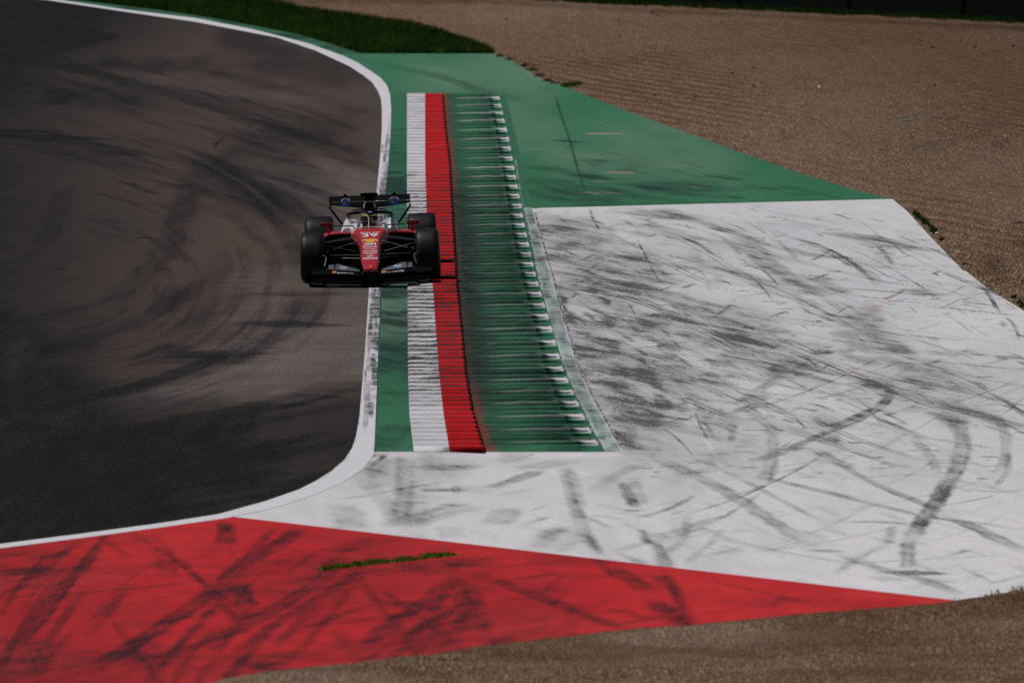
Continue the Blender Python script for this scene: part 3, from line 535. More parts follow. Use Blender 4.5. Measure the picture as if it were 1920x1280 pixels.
def groove(name, Lf, w, y0, y1):
    return zone(name, y0, y1, lambda y: Lf(y) - w, lambda y: Lf(y) + w, M['line'], .0045, .6, 1.2, (), (), lambda PX, PY, V, mk: mk.__setitem__((..., 0), .35 + .9 * sm(.35, .6, fbm(PX / 1.2, PY / 3.3, 6))))
groove('kerb_joint', lambda y: PR(y) + 4, 1.7, 398, 842)
groove('kerb_joint', lambda y: PL(y) - 1.6, 1.0, 300, 846)
zone('kerb_joint', 510, 846, lambda y: TR(y) + .3, lambda y: TR(y) + 2.6, M['green'], .0045, .8, 1.2)

# ------------------------------------------------------------ gravel beds
def gravel_z(seed, edge):
    def f(PX, PY, V):
        X, Y = V[..., 0], V[..., 1]
        e = edge(PX, PY)
        fur = np.sin((X + .25 * Y + 1.1 * fbm(X / 6, Y / 22, seed)) * 10.5) * .024
        z = -.055 + .058 * sm(0, 14, e) + fur + .05 * (fbm(X / 1.6, Y / 3, seed + 1) - .5) + .05 * (fbm(X * 3, Y * .9, seed + 2, 3) - .5) + .026 * (rng.random(X.shape) - .5)
        lump = sm(1700, 1860, PX) * sm(340, 440, PY) * (1 - sm(600, 700, PY)); z = z + lump * .22 * (fbm(X * 1.1 + 3, Y / 1.6, seed + 5, 3) - .42)
        near = sm(1100, 1120, PY); z = z + near * (.10 * sm(0, 60, e) * fbm(X / .8, Y / 1.0, seed + 7) + .07 * np.exp(-((e - 14) / 9.0) ** 2))
        V = V.copy(); V[..., 2] += z; return V
    return f
def gfar_extra(PX, PY, V, mk):
    X, Y = V[..., 0], V[..., 1]
    f = np.sin((X + .25 * Y + 1.1 * fbm(X / 6, Y / 22, 90)) * 10.5) + 1.6 * (fbm(X / 3, Y / 9, 94) - .5)
    mk[..., 2] = .9 * sm(-.1, 1.1, f) * sm(.40, .62, fbm(X / 7, Y / 26, 91)); mk[..., 1] = .3 * sm(.5, .8, fbm(X / 7, Y / 25, 92))
    top = np.interp(PX, [900, 1180, 1440, 1700, 1920, 2300], [-4, 11, 23, 36, 46, 62])
    mk[..., 0] = .65 * np.exp(-((PY - top - 8) / 4.0) ** 2) + .34 * sm(1250, 1950, PX) * (1 - sm(200, 560, PY)) + .8 * np.exp(-(((PX - 1862) / 26) ** 2 + ((PY - 505) / 20) ** 2)) * sm(.4, .6, fbm(X * 2, Y / 2, 77)) + .25 * sm(.62, .72, fbm(X * 2.5, Y / 1.5, 78))  # upper right: naturally darker gravel plus lens vignetting painted in
zone('gravel_bed', -60, 800, lambda y: np.where(y < 101, GT(y) - 8, GR(y) - 3), lambda y: 2350 + 0 * y, M['gravel'], 0, 2.2, 1.6, (), (), gfar_extra, gravel_z(90, lambda PX, PY: PX - np.where(PY < 101, GT(PY) + 6, GR(PY))))
def gnear_extra(PX, PY, V, mk):
    X, Y = V[..., 0], V[..., 1]; e = PY - np.interp(PX, [-300, 380, 480, 640, 800, 1000, 1200, 1300, 1500, 1700, 1812, 1920, 2100, 2300], [1360, 1284, 1266, 1248, 1229, 1201, 1181, 1172, 1153, 1137, 1126, 1108, 1075, 1035])
    mk[..., 0] = .8 * np.exp(-((e - 9) / 7.0) ** 2) * sm(.35, .6, fbm(X * 2, Y * 1.5, 12)) + .3 * sm(.5, .7, fbm(X * .8, Y * 1.3, 15)) ; mk[..., 1] = .4 * sm(.5, .7, fbm(X / 2, Y, 14)) + .3 * np.exp(-((e - 5) / 5.0) ** 2); mk[..., 2] = .6 * sm(.45, .7, fbm(X / 1.5, Y * .8, 16))
BGy = lambda x: np.interp(x, [-300, 380, 480, 640, 800, 1000, 1200, 1300, 1500, 1700, 1812, 1920, 2100, 2300], [1360, 1284, 1266, 1248, 1229, 1201, 1181, 1172, 1153, 1137, 1126, 1108, 1075, 1035])
xs = np.linspace(-300, 2300, 1250); vv = np.linspace(0, 1, 190) ** 1.3
PXn = np.repeat(xs[None, :], len(vv), 0); PYn = (BGy(xs) - 3)[None, :] + vv[:, None] * (1620 - BGy(xs))[None, :]
Vn = G(PXn, PYn, 0.0); mkn = np.zeros(Vn.shape); gnear_extra(PXn, PYn, Vn, mkn)
zn = -.03 + .075 * sm(0, 10, PYn - BGy(PXn)) + .05 * (fbm(Vn[..., 0] * 1.8, Vn[..., 1] * 1.2, 41) - .5) + .025 * (fbm(Vn[..., 0] * 6, Vn[..., 1] * 3, 42) - .5) + .010 * (rng.random(PXn.shape) - .5) + .05 * np.exp(-((PYn - BGy(PXn) - 22) / 12) ** 2)
Vn[..., 2] += zn; grid_mesh('gravel_shoulder', Vn, M['gravel_fine'], mkn)

# ------------------------------------------------------------ grass and weeds (uncountable)
def grass_mat(name, a, b_):
    m, nt, b = mat(name)
    at = node(nt, 'ShaderNodeAttribute', attribute_name='marks'); sp = node(nt, 'ShaderNodeSeparateColor', {0: at.outputs['Color']})
    nt.links.new(mixc(nt, sp.outputs[0], a, b_), b.inputs['Base Color']); b.inputs['Roughness'].default_value = .75
    b.inputs['Specular IOR Level'].default_value = .06
    return m
M['grass'] = grass_mat('grass_blades', (.016, .052, .006), (.085, .155, .018))
M['weed'] = grass_mat('fresh_weeds', (.04, .12, .01), (.17, .32, .03))
M['dryg'] = grass_mat('dry_weeds', (.05, .085, .02), (.22, .19, .085))
def blades(name, P, h, w, m, bright, label=None):
    N = len(P); a = rng.random(N) * 6.283; lean = (rng.random((N, 2)) - .5) * h[:, None] * .9
    d = np.stack([np.cos(a), np.sin(a) * .4, 0 * a], -1) * (w[:, None] * .5)
    V = np.stack([P - d, P + d, P + np.concatenate([lean, h[:, None]], 1)], 1).reshape(-1, 3)
    me = bpy.data.meshes.new(name); me.vertices.add(3 * N); me.vertices.foreach_set('co', V.astype(np.float32).ravel())
    me.loops.add(3 * N); me.loops.foreach_set('vertex_index', np.arange(3 * N, dtype=np.int32)); me.polygons.add(N); me.polygons.foreach_set('loop_start', (np.arange(N) * 3).astype(np.int32)); me.update(calc_edges=True)
    at = me.color_attributes.new('marks', 'FLOAT_COLOR', 'POINT'); k = np.ones((3 * N, 4), np.float32); k[:, 0] = np.repeat(np.clip(bright, 0, 1), 3); at.data.foreach_set('color', k.ravel())
    return link(name, me, m, None, 'stuff')
N = 120000
py = rng.uniform(-58, 101, N); L_, R_ = GE(py) + 2, GT(py); px = L_ + (R_ - L_) * rng.random(N) + rng.normal(0, 5, N) * (rng.random(N) < .2)
ok = (px > GE(py) - 1) & (px < 990); px, py = px[ok], py[ok]; P = G(px, py, -.04); n = fbm(P[:, 0] * .8, P[:, 1] * .25, 101)
h = (.05 + .13 * rng.random(len(P))) * (.6 + .9 * n); br = n * 1.0 - .15 + .35 * (rng.random(len(P)) - .4) + .25 * sm(60, 100, py) * (1 - sm(700, 800, px))
blades('grass', P, h, .012 + .02 * rng.random(len(P)), M['grass'], br)
grid = zone('grass_soil', -60, 101, lambda y: GE(y) - 1, lambda y: GT(y) + 2, M['grass'], -.03, 8, 3)
# verge at the far side of the gravel and the rubber-faced barrier behind it
vx = rng.uniform(300, 2300, 40000); top = np.interp(vx, [300, 900, 1180, 1440, 1700, 1920, 2300], [-40, -4, 11, 22, 35, 45, 62]); vy = top - rng.random(len(vx)) * 9 + 1.5 * rng.normal(0, 1, len(vx)) * (rng.random(len(vx)) < .3)
P = G(vx, vy, .0); blades('grass', P, .05 + .14 * rng.random(len(P)), .012 + .02 * rng.random(len(P)), M['grass'], .25 * rng.random(len(P)))
def clump(pts, spread, n, h, m, br):
    q = []
    for (x, y) in pts: q.append(np.stack([rng.normal(x, spread[0], n), rng.normal(y, spread[1], n)], 1))
    q = np.concatenate(q); P = G(q[:, 0], q[:, 1], .0); blades('weeds', P, h * (.4 + .8 * rng.random(len(P))), .012 + .018 * rng.random(len(P)), m, br + .5 * (rng.random(len(P)) - .5))
line = lambda a, b, n: [(a[0] + (b[0] - a[0]) * i / (n - 1), a[1] + (b[1] - a[1]) * i / (n - 1)) for i in range(n)]
clump([(612, 1068), (640, 1064), (668, 1060), (676, 1060), (700, 1056), (708, 1056), (722, 1055), (752, 1051), (768, 1050), (800, 1045), (812, 1044), (826, 1043), (838, 1042)], (7, 1.0), 90, .05, M['weed'], .8)
clump(line((605, 1068), (850, 1041), 30), (6, .7), 30, .026, M['weed'], .8)
clump([(938, 106), (955, 112), (985, 124), (998, 133), (1012, 143), (1026, 152), (1040, 156)], (5, 1.2), 60, .07, M['dryg'], .1)
clump([(1062, 162), (1072, 161), (1082, 159)], (5, 1), 130, .09, M['grass'], .85)
clump(line((1716, 402), (1735, 418), 5) + line((1738, 422), (1754, 436), 5), (2.5, 1.5), 70, .07, M['grass'], .15)
clump([(1780, 467), (1790, 468), (1766, 450), (1812, 498), (1820, 501), (1900, 558), (1912, 568), (1918, 574)], (2.5, 1.2), 50, .05, M['grass'], .25)
clump([(x, float(BGy(x)) + 1) for x in (372, 640, 905, 935, 1290, 1500, 1805, 1860, 1905)], (11, 2), 60, .022, M['dryg'], 1)
clump([(x, float(BGy(x)) + 4) for x in np.linspace(420, 1920, 46)], (16, 3), 24, .018, M['dryg'], .9)
clump([(x, float(BGy(x)) - 2) for x in (1862, 1870, 1905, 1915)], (6, 3), 14, .05, M['dryg'], 1)

# ------------------------------------------------------------ mesh builders for things
class MB:
    def __init__(s): s.v, s.f = [], []
    def add(s, v, f): o = len(s.v); s.v += [tuple(p) for p in v]; s.f += [tuple(i + o for i in q) for q in f]; return s
    def box(s, x0, x1, y0, y1, z0, z1):
        v = [(x, y, z) for x in (x0, x1) for y in (y0, y1) for z in (z0, z1)]
        return s.add(v, [(0, 1, 3, 2), (4, 6, 7, 5), (0, 4, 5, 1), (2, 3, 7, 6), (0, 2, 6, 4), (1, 5, 7, 3)])
    def loft(s, rings, cap=True):
        n = len(rings[0]); v = [p for r in rings for p in r]; f = []
        for i in range(len(rings) - 1):
            for j in range(n): f.append((i * n + j, i * n + (j + 1) % n, (i + 1) * n + (j + 1) % n, (i + 1) * n + j))
        if cap: f += [tuple(range(n))[::-1], tuple((len(rings) - 1) * n + j for j in range(n))]
        return s.add(v, f)
    def tube(s, pts, r, n=10, flat=1.0, wide=1.0):
        P = [Vector(p) for p in pts]; rings = []
        rs_ = r if isinstance(r, (list, tuple)) else [r] * len(P)
        for i, p in enumerate(P):
            t = ((P[min(i + 1, len(P) - 1)] - P[max(i - 1, 0)]).normalized()); up = Vector((0, 0, 1)) if abs(t.z) < .9 else Vector((0, 1, 0))
            a = t.cross(up).normalized(); b = a.cross(t)
            rings.append([p + a * math.cos(k * 2 * math.pi / n) * rs_[i] * wide + b * math.sin(k * 2 * math.pi / n) * rs_[i] * flat for k in range(n)])
        return s.loft(rings)
    def lathe(s, prof, c, n=64):           # axis along x: prof = (x, radius)
        rings = [[(c[0] + x, c[1] + r * math.cos(k * 2 * math.pi / n), c[2] + r * math.sin(k * 2 * math.pi / n)) for k in range(n)] for x, r in prof]
        return s.loft(rings)
    def plate(s, poly, nrm, t):            # a flat outline with thickness
        a = [Vector(p) for p in poly]; d = Vector(nrm).normalized() * t; return s.loft([a, [p + d for p in a]])
    def build(s, name, m, parent=None, smooth=True, bevel=0.0, angle=35):
        me = bpy.data.meshes.new(name); me.from_pydata(s.v, [], s.f)
        bm = bmesh.new(); bm.from_mesh(me); bmesh.ops.recalc_face_normals(bm, faces=bm.faces); bm.to_mesh(me); bm.free()
        if smooth:
            me.polygons.foreach_set('use_smooth', [True] * len(me.polygons)); me.set_sharp_from_angle(angle=R(angle))
        o = link(name, me, m, parent)
        if bevel: b = o.modifiers.new('edge', 'BEVEL'); b.width = bevel; b.segments = 2; b.limit_method = 'ANGLE'; b.angle_limit = R(40)
        return o
def empty(name, loc, rot=(0, 0, 0)):
    o = bpy.data.objects.new(name, None); C.objects.link(o); o.location = loc; o.rotation_euler = rot; return o
def rrect(y, x0, x1, z0, z1, r, n=5):
    out = []
    for cx, cz, a0 in ((x1 - r, z1 - r, 0), (x0 + r, z1 - r, 90), (x0 + r, z0 + r, 180), (x1 - r, z0 + r, 270)):
        for k in range(n): a = R(a0 + 90 * k / (n - 1)); out.append((cx + r * math.cos(a), y, cz + r * math.sin(a)))
    return out

# ------------------------------------------------------------ barrier at the far side of the gravel
b0, b1 = G(-200, -62), G(2500, 70); dv = Vector(b1 - b0); bl = dv.length
bar = empty('barrier', Vector(b0), (0, 0, math.atan2(dv.y, dv.x)))
tag(bar, 'long black rubber-faced barrier in shade beyond the gravel, along the top edge', 'barrier')
nseg = 14
for i in range(nseg):
    x0 = bl * i / nseg; x1 = bl * (i + 1) / nseg - .02
    MB().box(x0, x1, 0, .9, -.1, 1.15 + .02 * (i % 2)).build('rubber_belt', M['belt'], bar, True, .02)
    MB().box(x1 - .06, x1 + .06, -.03, -.002, 0, 1.1).build('belt_strap', M['dark'], bar, True, .004)

# ------------------------------------------------------------ litter on the gravel and the runoff
def scrap(name, px, py, sz, m, label, cat, group=None, z=.03):
    g = G(px, py, z); v = []; rx, ry, rz = sz; k = 9
    mb = MB(); ring = [(rx * math.cos(a) * random.uniform(.6, 1.1), ry * math.sin(a) * random.uniform(.6, 1.1)) for a in [i * 2 * math.pi / k for i in range(k)]]
    mb.loft([[(x * .8, y * .8, 0) for x, y in ring], [(x, y, rz * .5) for x, y in ring], [(x * .5, y * .5, rz) for x, y in ring]])
    o = mb.build(name, m, None, True, 0, 50); o.location = Vector(g); o.rotation_euler = (random.uniform(-.1, .1), random.uniform(-.1, .1), 0)
    return tag(o, label, cat, group)
g = G(1705, 227, .05); o = MB().tube([(-.16, 0, 0), (-.05, .03, .02), (.07, -.02, .015), (.15, .03, .03)], [.012, .03, .026, .010], 8, .55).build('plastic_fragment', M['greenbit']); o.location = Vector(g)
tag(o, 'thin bright green plastic strip lying alone on the brown gravel', 'debris')
for (x, y, s) in ((1228, 179, .05), (1235, 177, .03), (1222, 25, .07), (1232, 29, .05), (1160, 40, .05), (1162, 68, .04), (1188, 61, .04), (1095, 67, .04), (1170, 153, .03), (1293, 146, .04), (1305, 64, .04), (1372, 138, .05),
                  (1748, 90, .06), (1828, 89, .06), (1900, 87, .05), (1752, 161, .05), (1536, 165, .05), (1412, 128, .05), (950, 38, .06), (1380, 122, .03), (1413, 162, .04), (1724, 75, .04)):
    scrap('rubber_fragment', x, y, (s, s * 1.3, s * .7), M['scrap'], 'small dark rubber scrap lying on the brown gravel', 'debris', 'rubber scraps on the gravel')
scrap('stone', 1757, 439, (.035, .12, .035), M['stone'], 'pale stone at the corner of the white runoff beside dark green weeds', 'stone', None, .0)
scrap('stone', 1536, 165, (.05, .1, .04), M['stone'], 'single pale stone on the brown gravel bed', 'stone', None, .06)
g = G(1912, 419, .03); o = MB().tube([(-.12, 0, 0), (0, .02, .02), (.2, 0, .01)], [.01, .02, .01], 8, .6).build('plastic_fragment', M['scrap']); o.location = Vector(g)
tag(o, 'long black splinter on the gravel near the right edge of the white runoff', 'debris')

# ------------------------------------------------------------ the racing car (x to its left, y to its tail, z up)
g = G(696.0, 529.0)
ROLL, YAW = R(-1.85), R(.85)
carM = Matrix.Translation(Vector((g[0], g[1], .036))) @ Matrix.Rotation(YAW, 4, 'Z') @ Matrix.Rotation(ROLL, 4, 'Y')
car = empty('racing_car', (0, 0, 0)); car.matrix_world = carM
tag(car, 'red single-seater racing car with black wings riding the kerb', 'racing car')
NZ = lambda t: (-1.15 + 2.25 * t, .245 + .405 * t)                     # nose top line: (y, z)
wtab = np.array([(0, .072), (.04, .082), (.23, .108), (.5, .120), (.77, .134), (.88, .158), (.94, .190), (1, .222)])
def nring(t, ext=0):
    y, z = NZ(t); w = float(np.interp(t, wtab[:, 0], wtab[:, 1])); zb = min(z - .05, .195 + .30 * t); k = .018 + .014 * t
    return [(-w + .012, y, z), (0, y, z + .004), (w - .012, y, z), (w + .004, y, z - .012), (w + k, y, zb + .03), (w + k * .6, y, zb), (0, y, zb - .01), (-w - k * .6, y, zb), (-w - k, y, zb + .03), (-w - .004, y, z - .012)]
mb = MB(); rings = [[(p[0] * .90, p[1] - .012, .215 + (p[2] - .20) * .5) for p in nring(0)], nring(0)] + [nring(t) for t in (.04, .12, .23, .36, .5, .64, .77, .83, .88, .94, 1)]
mb.loft(rings); nose = mb.build('nose', M['carred'], car, True, 0, 28)
# monocoque behind the nose, up to the cockpit lip
def ring_c(y, w, zt, zb, k=.03): return [(-w + .03, y, zt), (0, y, zt + .006), (w - .03, y, zt), (w + .006, y, zt - .03), (w + k, y, (zt + zb) / 2), (w + k * .5, y, zb), (0, y, zb), (-w - k * .5, y, zb), (-w - k, y, (zt + zb) / 2), (-w - .006, y, zt - .03)]
mb = MB(); mb.loft([ring_c(1.105, .224, .648, .50), ring_c(1.30, .236, .655, .50), ring_c(1.45, .24, .64, .50), ring_c(1.5, .235, .60, .5)])
mb.build('cockpit_cowl', M['carred'], car)
mb = MB(); mb.tube([(-.215, 1.36, .655), (-.11, 1.40, .668), (0, 1.41, .672), (.11, 1.40, .668), (.215, 1.36, .655)], .009, 8); mb.build('cowl_lip', M['trim'], car)
mb = MB(); mb.loft([ring_c(-.5, .09, .26, .17, .0), ring_c(.3, .11, .38, .16, .01), ring_c(1.0, .19, .50, .14, .02), ring_c(1.5, .20, .54, .12), ring_c(2.2, .20, .50, .12), ring_c(3.0, .24, .50, .12), ring_c(4.1, .10, .30, .14)]); mb.build('monocoque', M['dark'], car)
# white cockpit sides
for s in (-1, 1):
    def side(y, xi, xo, zt, zb): a = [(xi, zb), (xo, zb), (xo + .004, zb + (zt - zb) * .45), (xo - .035, zt - .02), (xo - .08 if xo - .08 > xi + .02 else xi + .03, zt), (xi + .012, zt - .004), (xi, zt - .03)]; return [(s * p[0], y, p[1]) for p in a]
    MB().loft([side(1.46, .175, .235, .60, .50), side(1.62, .172, .262, .680, .50), side(1.9, .175, .275, .712, .5), side(2.3, .19, .29, .726, .5), side(2.8, .20, .27, .70, .5)]).build('cockpit_side', M['carwhite'], car)
    mb = MB(); prof = lambda y, k, q=0: [(s * (.245), y, .52), (s * (.245), y, .56 + .10 * k), (s * (.315 - q), y, .60 + .135 * k), (s * (.365 - q), y, .60 + .13 * k), (s * (.405 - q), y, .57 + .08 * k), (s * (.435 - q), y, .555), (s * (.43 - q), y, .52)]
    mb.loft([prof(1.95, .25), prof(2.02, .75), prof(2.15, 1.0), prof(2.7, 1.0, .02), prof(3.3, .6, .08), prof(3.9, .1, .16)]).build('shoulder_panel', M['carwhite'], car)
    # sidepod: red shell with a black inlet
    sp = MB(); sr = lambda y, xo, zt, zb, q=.0: [(s * .25, y, zb), (s * (xo - .14), y, zb), (s * (xo - .03), y, zb + .12), (s * xo, y, zt - .09), (s * (xo - .02), y, zt - .03), (s * (xo - .09), y, zt), (s * .45, y, zt + .012), (s * .25, y, zt + .012)]
    sp.loft([sr(1.86, .69, .555, .40), sr(2.0, .715, .562, .36), sr(2.5, .72, .55, .30), sr(3.1, .60, .47, .22), sr(3.9, .36, .34, .12)]); pod = sp.build('sidepod', M['carred'], car)
    MB().loft([rrect(1.9, min(s * .2, s * .62), max(s * .2, s * .62), .09, .42, .05), rrect(2.6, min(s * .2, s * .64), max(s * .2, s * .64), .09, .36, .05), rrect(3.6, min(s * .1, s * .4), max(s * .1, s * .4), .1, .25, .05)]).build('undercut', M['dark'], pod)
    MB().loft([[(s * x, 1.852, z) for x, z in ((.255, .305), (.53, .305), (.64, .40), (.672, .47), (.655, .515), (.60, .534), (.45, .546), (.255, .546))], [(s * x, 1.858, z) for x, z in ((.255, .305), (.53, .305), (.64, .40), (.672, .47), (.655, .515), (.60, .534), (.45, .546), (.255, .546))]]).build('inlet', M['dark'], pod)
    # mirror
    mr = MB().loft([[(p[0], p[1], p[2]) for p in rrect(1.50, s * .630 - .075, s * .630 + .075, .700, .742, .012)], rrect(1.46, s * .630 - .092, s * .630 + .092, .690, .748, .016), rrect(1.54, s * .630 - .092, s * .630 + .092, .690, .748, .016), rrect(1.56, s * .630 - .085, s * .630 + .085, .697, .742, .014)]).build('mirror', M['carred'], car)
    MB().tube([(s * .53, 1.52, .700), (s * .40, 1.52, .694), (s * .236, 1.5, .690), (s * .232, 1.5, .64)], .0085, 8).build('mirror_arm', M['arm'], mr)
    MB().plate([(s * .585, 1.50, .695), (s * .635, 1.50, .695), (s * .625, 1.90, .56), (s * .60, 1.90, .56)], (1, 0, 0), .012).build('mirror_stay', M['carred'], mr)
# engine cover with the air intake
mb = MB(); er = lambda y, w, zt, wb=.2: [(-wb, y, .5), (-w * 1.15, y, .5 + (zt - .5) * .45), (-w, y, zt - .06), (-w * .6, y, zt - .012), (0, y, zt), (w * .6, y, zt - .012), (w, y, zt - .06), (w * 1.15, y, .5 + (zt - .5) * .45), (wb, y, .5)]
mb.loft([er(2.62, .078, .975, .15), er(2.8, .085, .985, .17), er(3.2, .08, .93, .2), er(3.8, .03, .80, .12), er(4.2, .012, .72, .05)]); cover = mb.build('engine_cover', M['carwhite'], car)
hole = [(-.082, 2.612, .80), (-.076, 2.612, .88), (-.062, 2.612, .945), (-.042, 2.612, .97), (0, 2.612, .976), (.042, 2.612, .97), (.062, 2.612, .945), (.076, 2.612, .88), (.082, 2.612, .80)]
MB().plate(hole, (0, -1, 0), .012).build('air_intake', M['dark'], cover)
MB().tube([(x * 1.04, y - .016, z + .002) for x, y, z in hole], .0065, 8).build('intake_rim', M['trim'], cover)
MB().loft([rrect(2.35, -.085, .085, .80, .845, .015), rrect(2.55, -.095, .095, .80, .85, .015)]).build('headrest', M['dark'], car)
for x0, x1, m in ((-.088, -.035, 'grn'), (-.034, .008, 'carwhite'), (.009, .066, 'carred')): MB().box(x0, x1, 2.335, 2.349, .812, .846).build('tricolour_band', M[m], car, True, .003)
# camera pod and antennas
pod = MB().loft([rrect(2.62, -.072, .072, .975, 1.055, .02), rrect(2.95, -.05, .05, .95, 1.05, .02)]).build('camera_pylon', M['carbon'], car)
MB().loft([rrect(2.60, -.125, .125, 1.058, 1.092, .012), rrect(2.585, -.130, .130, 1.055, 1.094, .014), rrect(2.72, -.130, .130, 1.055, 1.094, .014)]).build('camera_bar', M['carbon'], pod)
for x, h_ in ((-.047, .035), (.0, .02), (.045, .035)): MB().tube([(x, 2.66, 1.09), (x, 2.66, 1.09 + h_)], [.006, .004], 6).build('antenna', M['carbon'], pod)
# halo
arc = [(0, 1.70, .845), (.06, 1.71, .862), (.13, 1.76, .866), (.21, 1.87, .856), (.275, 2.03, .838), (.312, 2.25, .812), (.318, 2.5, .785), (.305, 2.78, .74), (.29, 2.9, .70)]
full = [(-x, y, z) for x, y, z in arc[::-1]][:-1] + arc
halo = MB().tube(full, [.024] * len(full), 14, 1.0, 1.15).build('halo', M['carbon'], car, True, 0, 60)
MB().tube([(0, 1.40, .652), (0, 1.46, .72), (0, 1.55, .79), (0, 1.66, .845), (0, 1.72, .855)], [.013, .012, .013, .02, .026], 12, 1.0, .85).build('halo_pillar', M['carbon'], halo)
MB().tube([(-.012, 1.384, .66), (-.0135, 1.44, .725), (-.014, 1.53, .79), (-.03, 1.62, .835), (-.07, 1.675, .852), (-.13, 1.735, .850), (-.20, 1.845, .842), (-.26, 1.99, .826)], .0048, 8).build('halo_highlight', M['trim'], halo)  # sunlit left edge of the halo, put in as a pale tube
MB().plate([(-.25, 1.86, .886), (-.12, 1.80, .905), (0, 1.79, .91), (.12, 1.80, .905), (.25, 1.86, .886), (.25, 1.91, .888), (.12, 1.87, .908), (0, 1.86, .913), (-.12, 1.87, .908), (-.25, 1.91, .888)], (0, 0, 1), .012).build('halo_winglet', M['carbon'], halo)
for s in (-1, 1): MB().tube([(s * .10, 1.84, .86), (s * .10, 1.84, .91)], .006, 6).build('winglet_stay', M['carbon'], halo)
# floor
mb = MB(); mb.plate([(-.35, .95, .075), (-.72, 1.25, .075), (-.76, 1.7, .075), (-.76, 2.9, .075), (-.52, 3.25, .08), (-.50, 4.2, .16), (.50, 4.2, .16), (.52, 3.25, .08), (.76, 2.9, .075), (.76, 1.7, .075), (.72, 1.25, .075), (.35, .95, .075)], (0, 0, 1), .03).build('floor', M['carbon'], car)
for s in (-1, 1):
    for x in (.36, .48, .60): MB().plate([(s * x, 1.1, .09), (s * (x + .04), 1.1, .24), (s * (x + .05), 1.55, .22), (s * (x + .03), 1.6, .09)], (1, 0, 0), .008).build('floor_fence', M['carbon'], car)
# wheels
def wheel(x, y, w, steer=0, camber=0):
    z = .36; rim = MB().lathe([(-w * .38, .02), (-w * .38, .15), (-w * .40, .225), (-w * .2, .225), (w * .2, .225), (w * .40, .225), (w * .38, .15), (w * .38, .02)], (0, 0, 0), 40).build('wheel', M['rim'], car)
    rim.location = (x, y, z); rim.rotation_euler = (0, R(camber), R(steer)); h = w / 2
    t = [(-h * .90, .225), (-h * .99, .25), (-h, .29), (-h * .965, .32), (-h * .90, .341), (-h * .80, .353), (-h * .5, .359), (0, .361), (h * .5, .359), (h * .80, .353), (h * .90, .341), (h * .965, .32), (h, .29), (h * .99, .25), (h * .90, .225)]
    MB().lathe(t, (0, 0, 0), 96).build('tyre', M['tyre'], rim, True, 0, 60)
    return rim
for s in (-1, 1):
    wheel(s * .832, 0, .335, -1.2, s * -2.0); wheel(s * .765, 3.6, .425, 0, s * -1.0)
    MB().loft([rrect(-.14, s * .62 - .04, s * .62 + .03, .22, .52, .03), rrect(.20, s * .62 - .04, s * .62 + .03, .20, .50, .03)]).build('brake_duct', M['carbon'], car)
    MB().box(s * .615 - .022, s * .615 + .022, -.175, -.15, .42, .465).build('duct_bracket', M['flap'], car, True, .006)
    A = lambda p, q, r=.011, fl=.55: MB().tube([(s * p[0], p[1], p[2]), (s * (p[0] + q[0]) / 2, (p[1] + q[1]) / 2, (p[2] + q[2]) / 2 + .003), (s * q[0], q[1], q[2])], r, 10, fl, 1.6).build('suspension_arm', M['arm'], car)
    A((.17, .02, .600), (.66, .0, .553)); A((.19, .75, .585), (.66, .06, .553)); A((.175, .30, .545), (.55, .10, .44), .010); A((.20, -.02, .41), (.64, -.02, .515), .010)
    A((.16, -.30, .535), (.31, -.26, .545), .009); A((.15, -.10, .365), (.66, -.02, .375), .012); A((.18, .6, .33), (.66, .05, .36), .012); A((.14, -.35, .335), (.40, -.25, .345), .008)
    A((.12, 3.3, .34), (.60, 3.6, .42), .014); A((.12, 3.7, .25), (.60, 3.6, .24), .014)
# front wing
xsw = np.array([0, .10, .16, .30, .45, .60, .75, .87])
def wing_el(name, yl, zl, yt, zt, m, x0=0, th=.010, x1=9):
    out = []
    for s in (-1, 1):
        rings = []
        for i, x in enumerate(xsw):
            if x < x0 or x > x1: continue
            a, b, c_, d = yl[i], zl[i], yt[i], zt[i]
            rings.append([(s * x, a, b), (s * x, a + (c_ - a) * .3, b + (d - b) * .2 + th), (s * x, c_, d + th * .3), (s * x, c_, d - th * .3), (s * x, a + (c_ - a) * .4, b + (d - b) * .22 - th)])
        out.append(MB().loft(rings).build(name, m, fw, True, 0, 50))
    return out
fw = MB().loft([rrect(-1.20, -.10, .10, .045, .075, .012), rrect(-1.15, -.135, .135, .03, .205, .05), rrect(-.95, -.13, .13, .03, .20, .05), rrect(-.7, -.10, .10, .05, .18, .03)]).build('front_wing', M['carbon'], car)
zero = np.zeros(8)
for s in (-1, 1):
    MB().tube([(s * .15, -1.215, .012), (s * .40, -1.185, .022), (s * .64, -1.155, .032)], .0035, 6).build('wing_edge', M['flap'], fw)
    MB().tube([(s * .15, -.905, .163), (s * .40, -.888, .205), (s * .64, -.872, .232)], .003, 6).build('wing_edge', M['flap'], fw)
    MB().tube([(s * .70, -1.155, .040), (s * .80, -1.14, .042), (s * .85, -1.13, .060)], .004, 6).build('wing_edge', M['flap'], fw)
wing_el('wing_plane', zero - 1.22 + xsw * .12, -.006 + .022 * np.clip(xsw / .6, 0, 1), zero - .98 + xsw * .06, .090 + .055 * np.clip(xsw / .6, 0, 1), M['dark'], 0)
mids = wing_el('wing_flap', zero - 1.04 + xsw * .08, .118 + .055 * np.clip(xsw / .6, 0, 1), zero - .90 + xsw * .05, .150 + .07 * np.clip(xsw / .6, 0, 1), M['carbon'], .13)
ups = wing_el('wing_flap', zero - .93 + xsw * .06, .170 + .06 * np.clip(xsw / .6, 0, 1), zero - .70 + 0 * xsw, np.array([.2, .19, .196, .238, .284, .278, .26, .24]), M['flap'], .13, .010, .64)
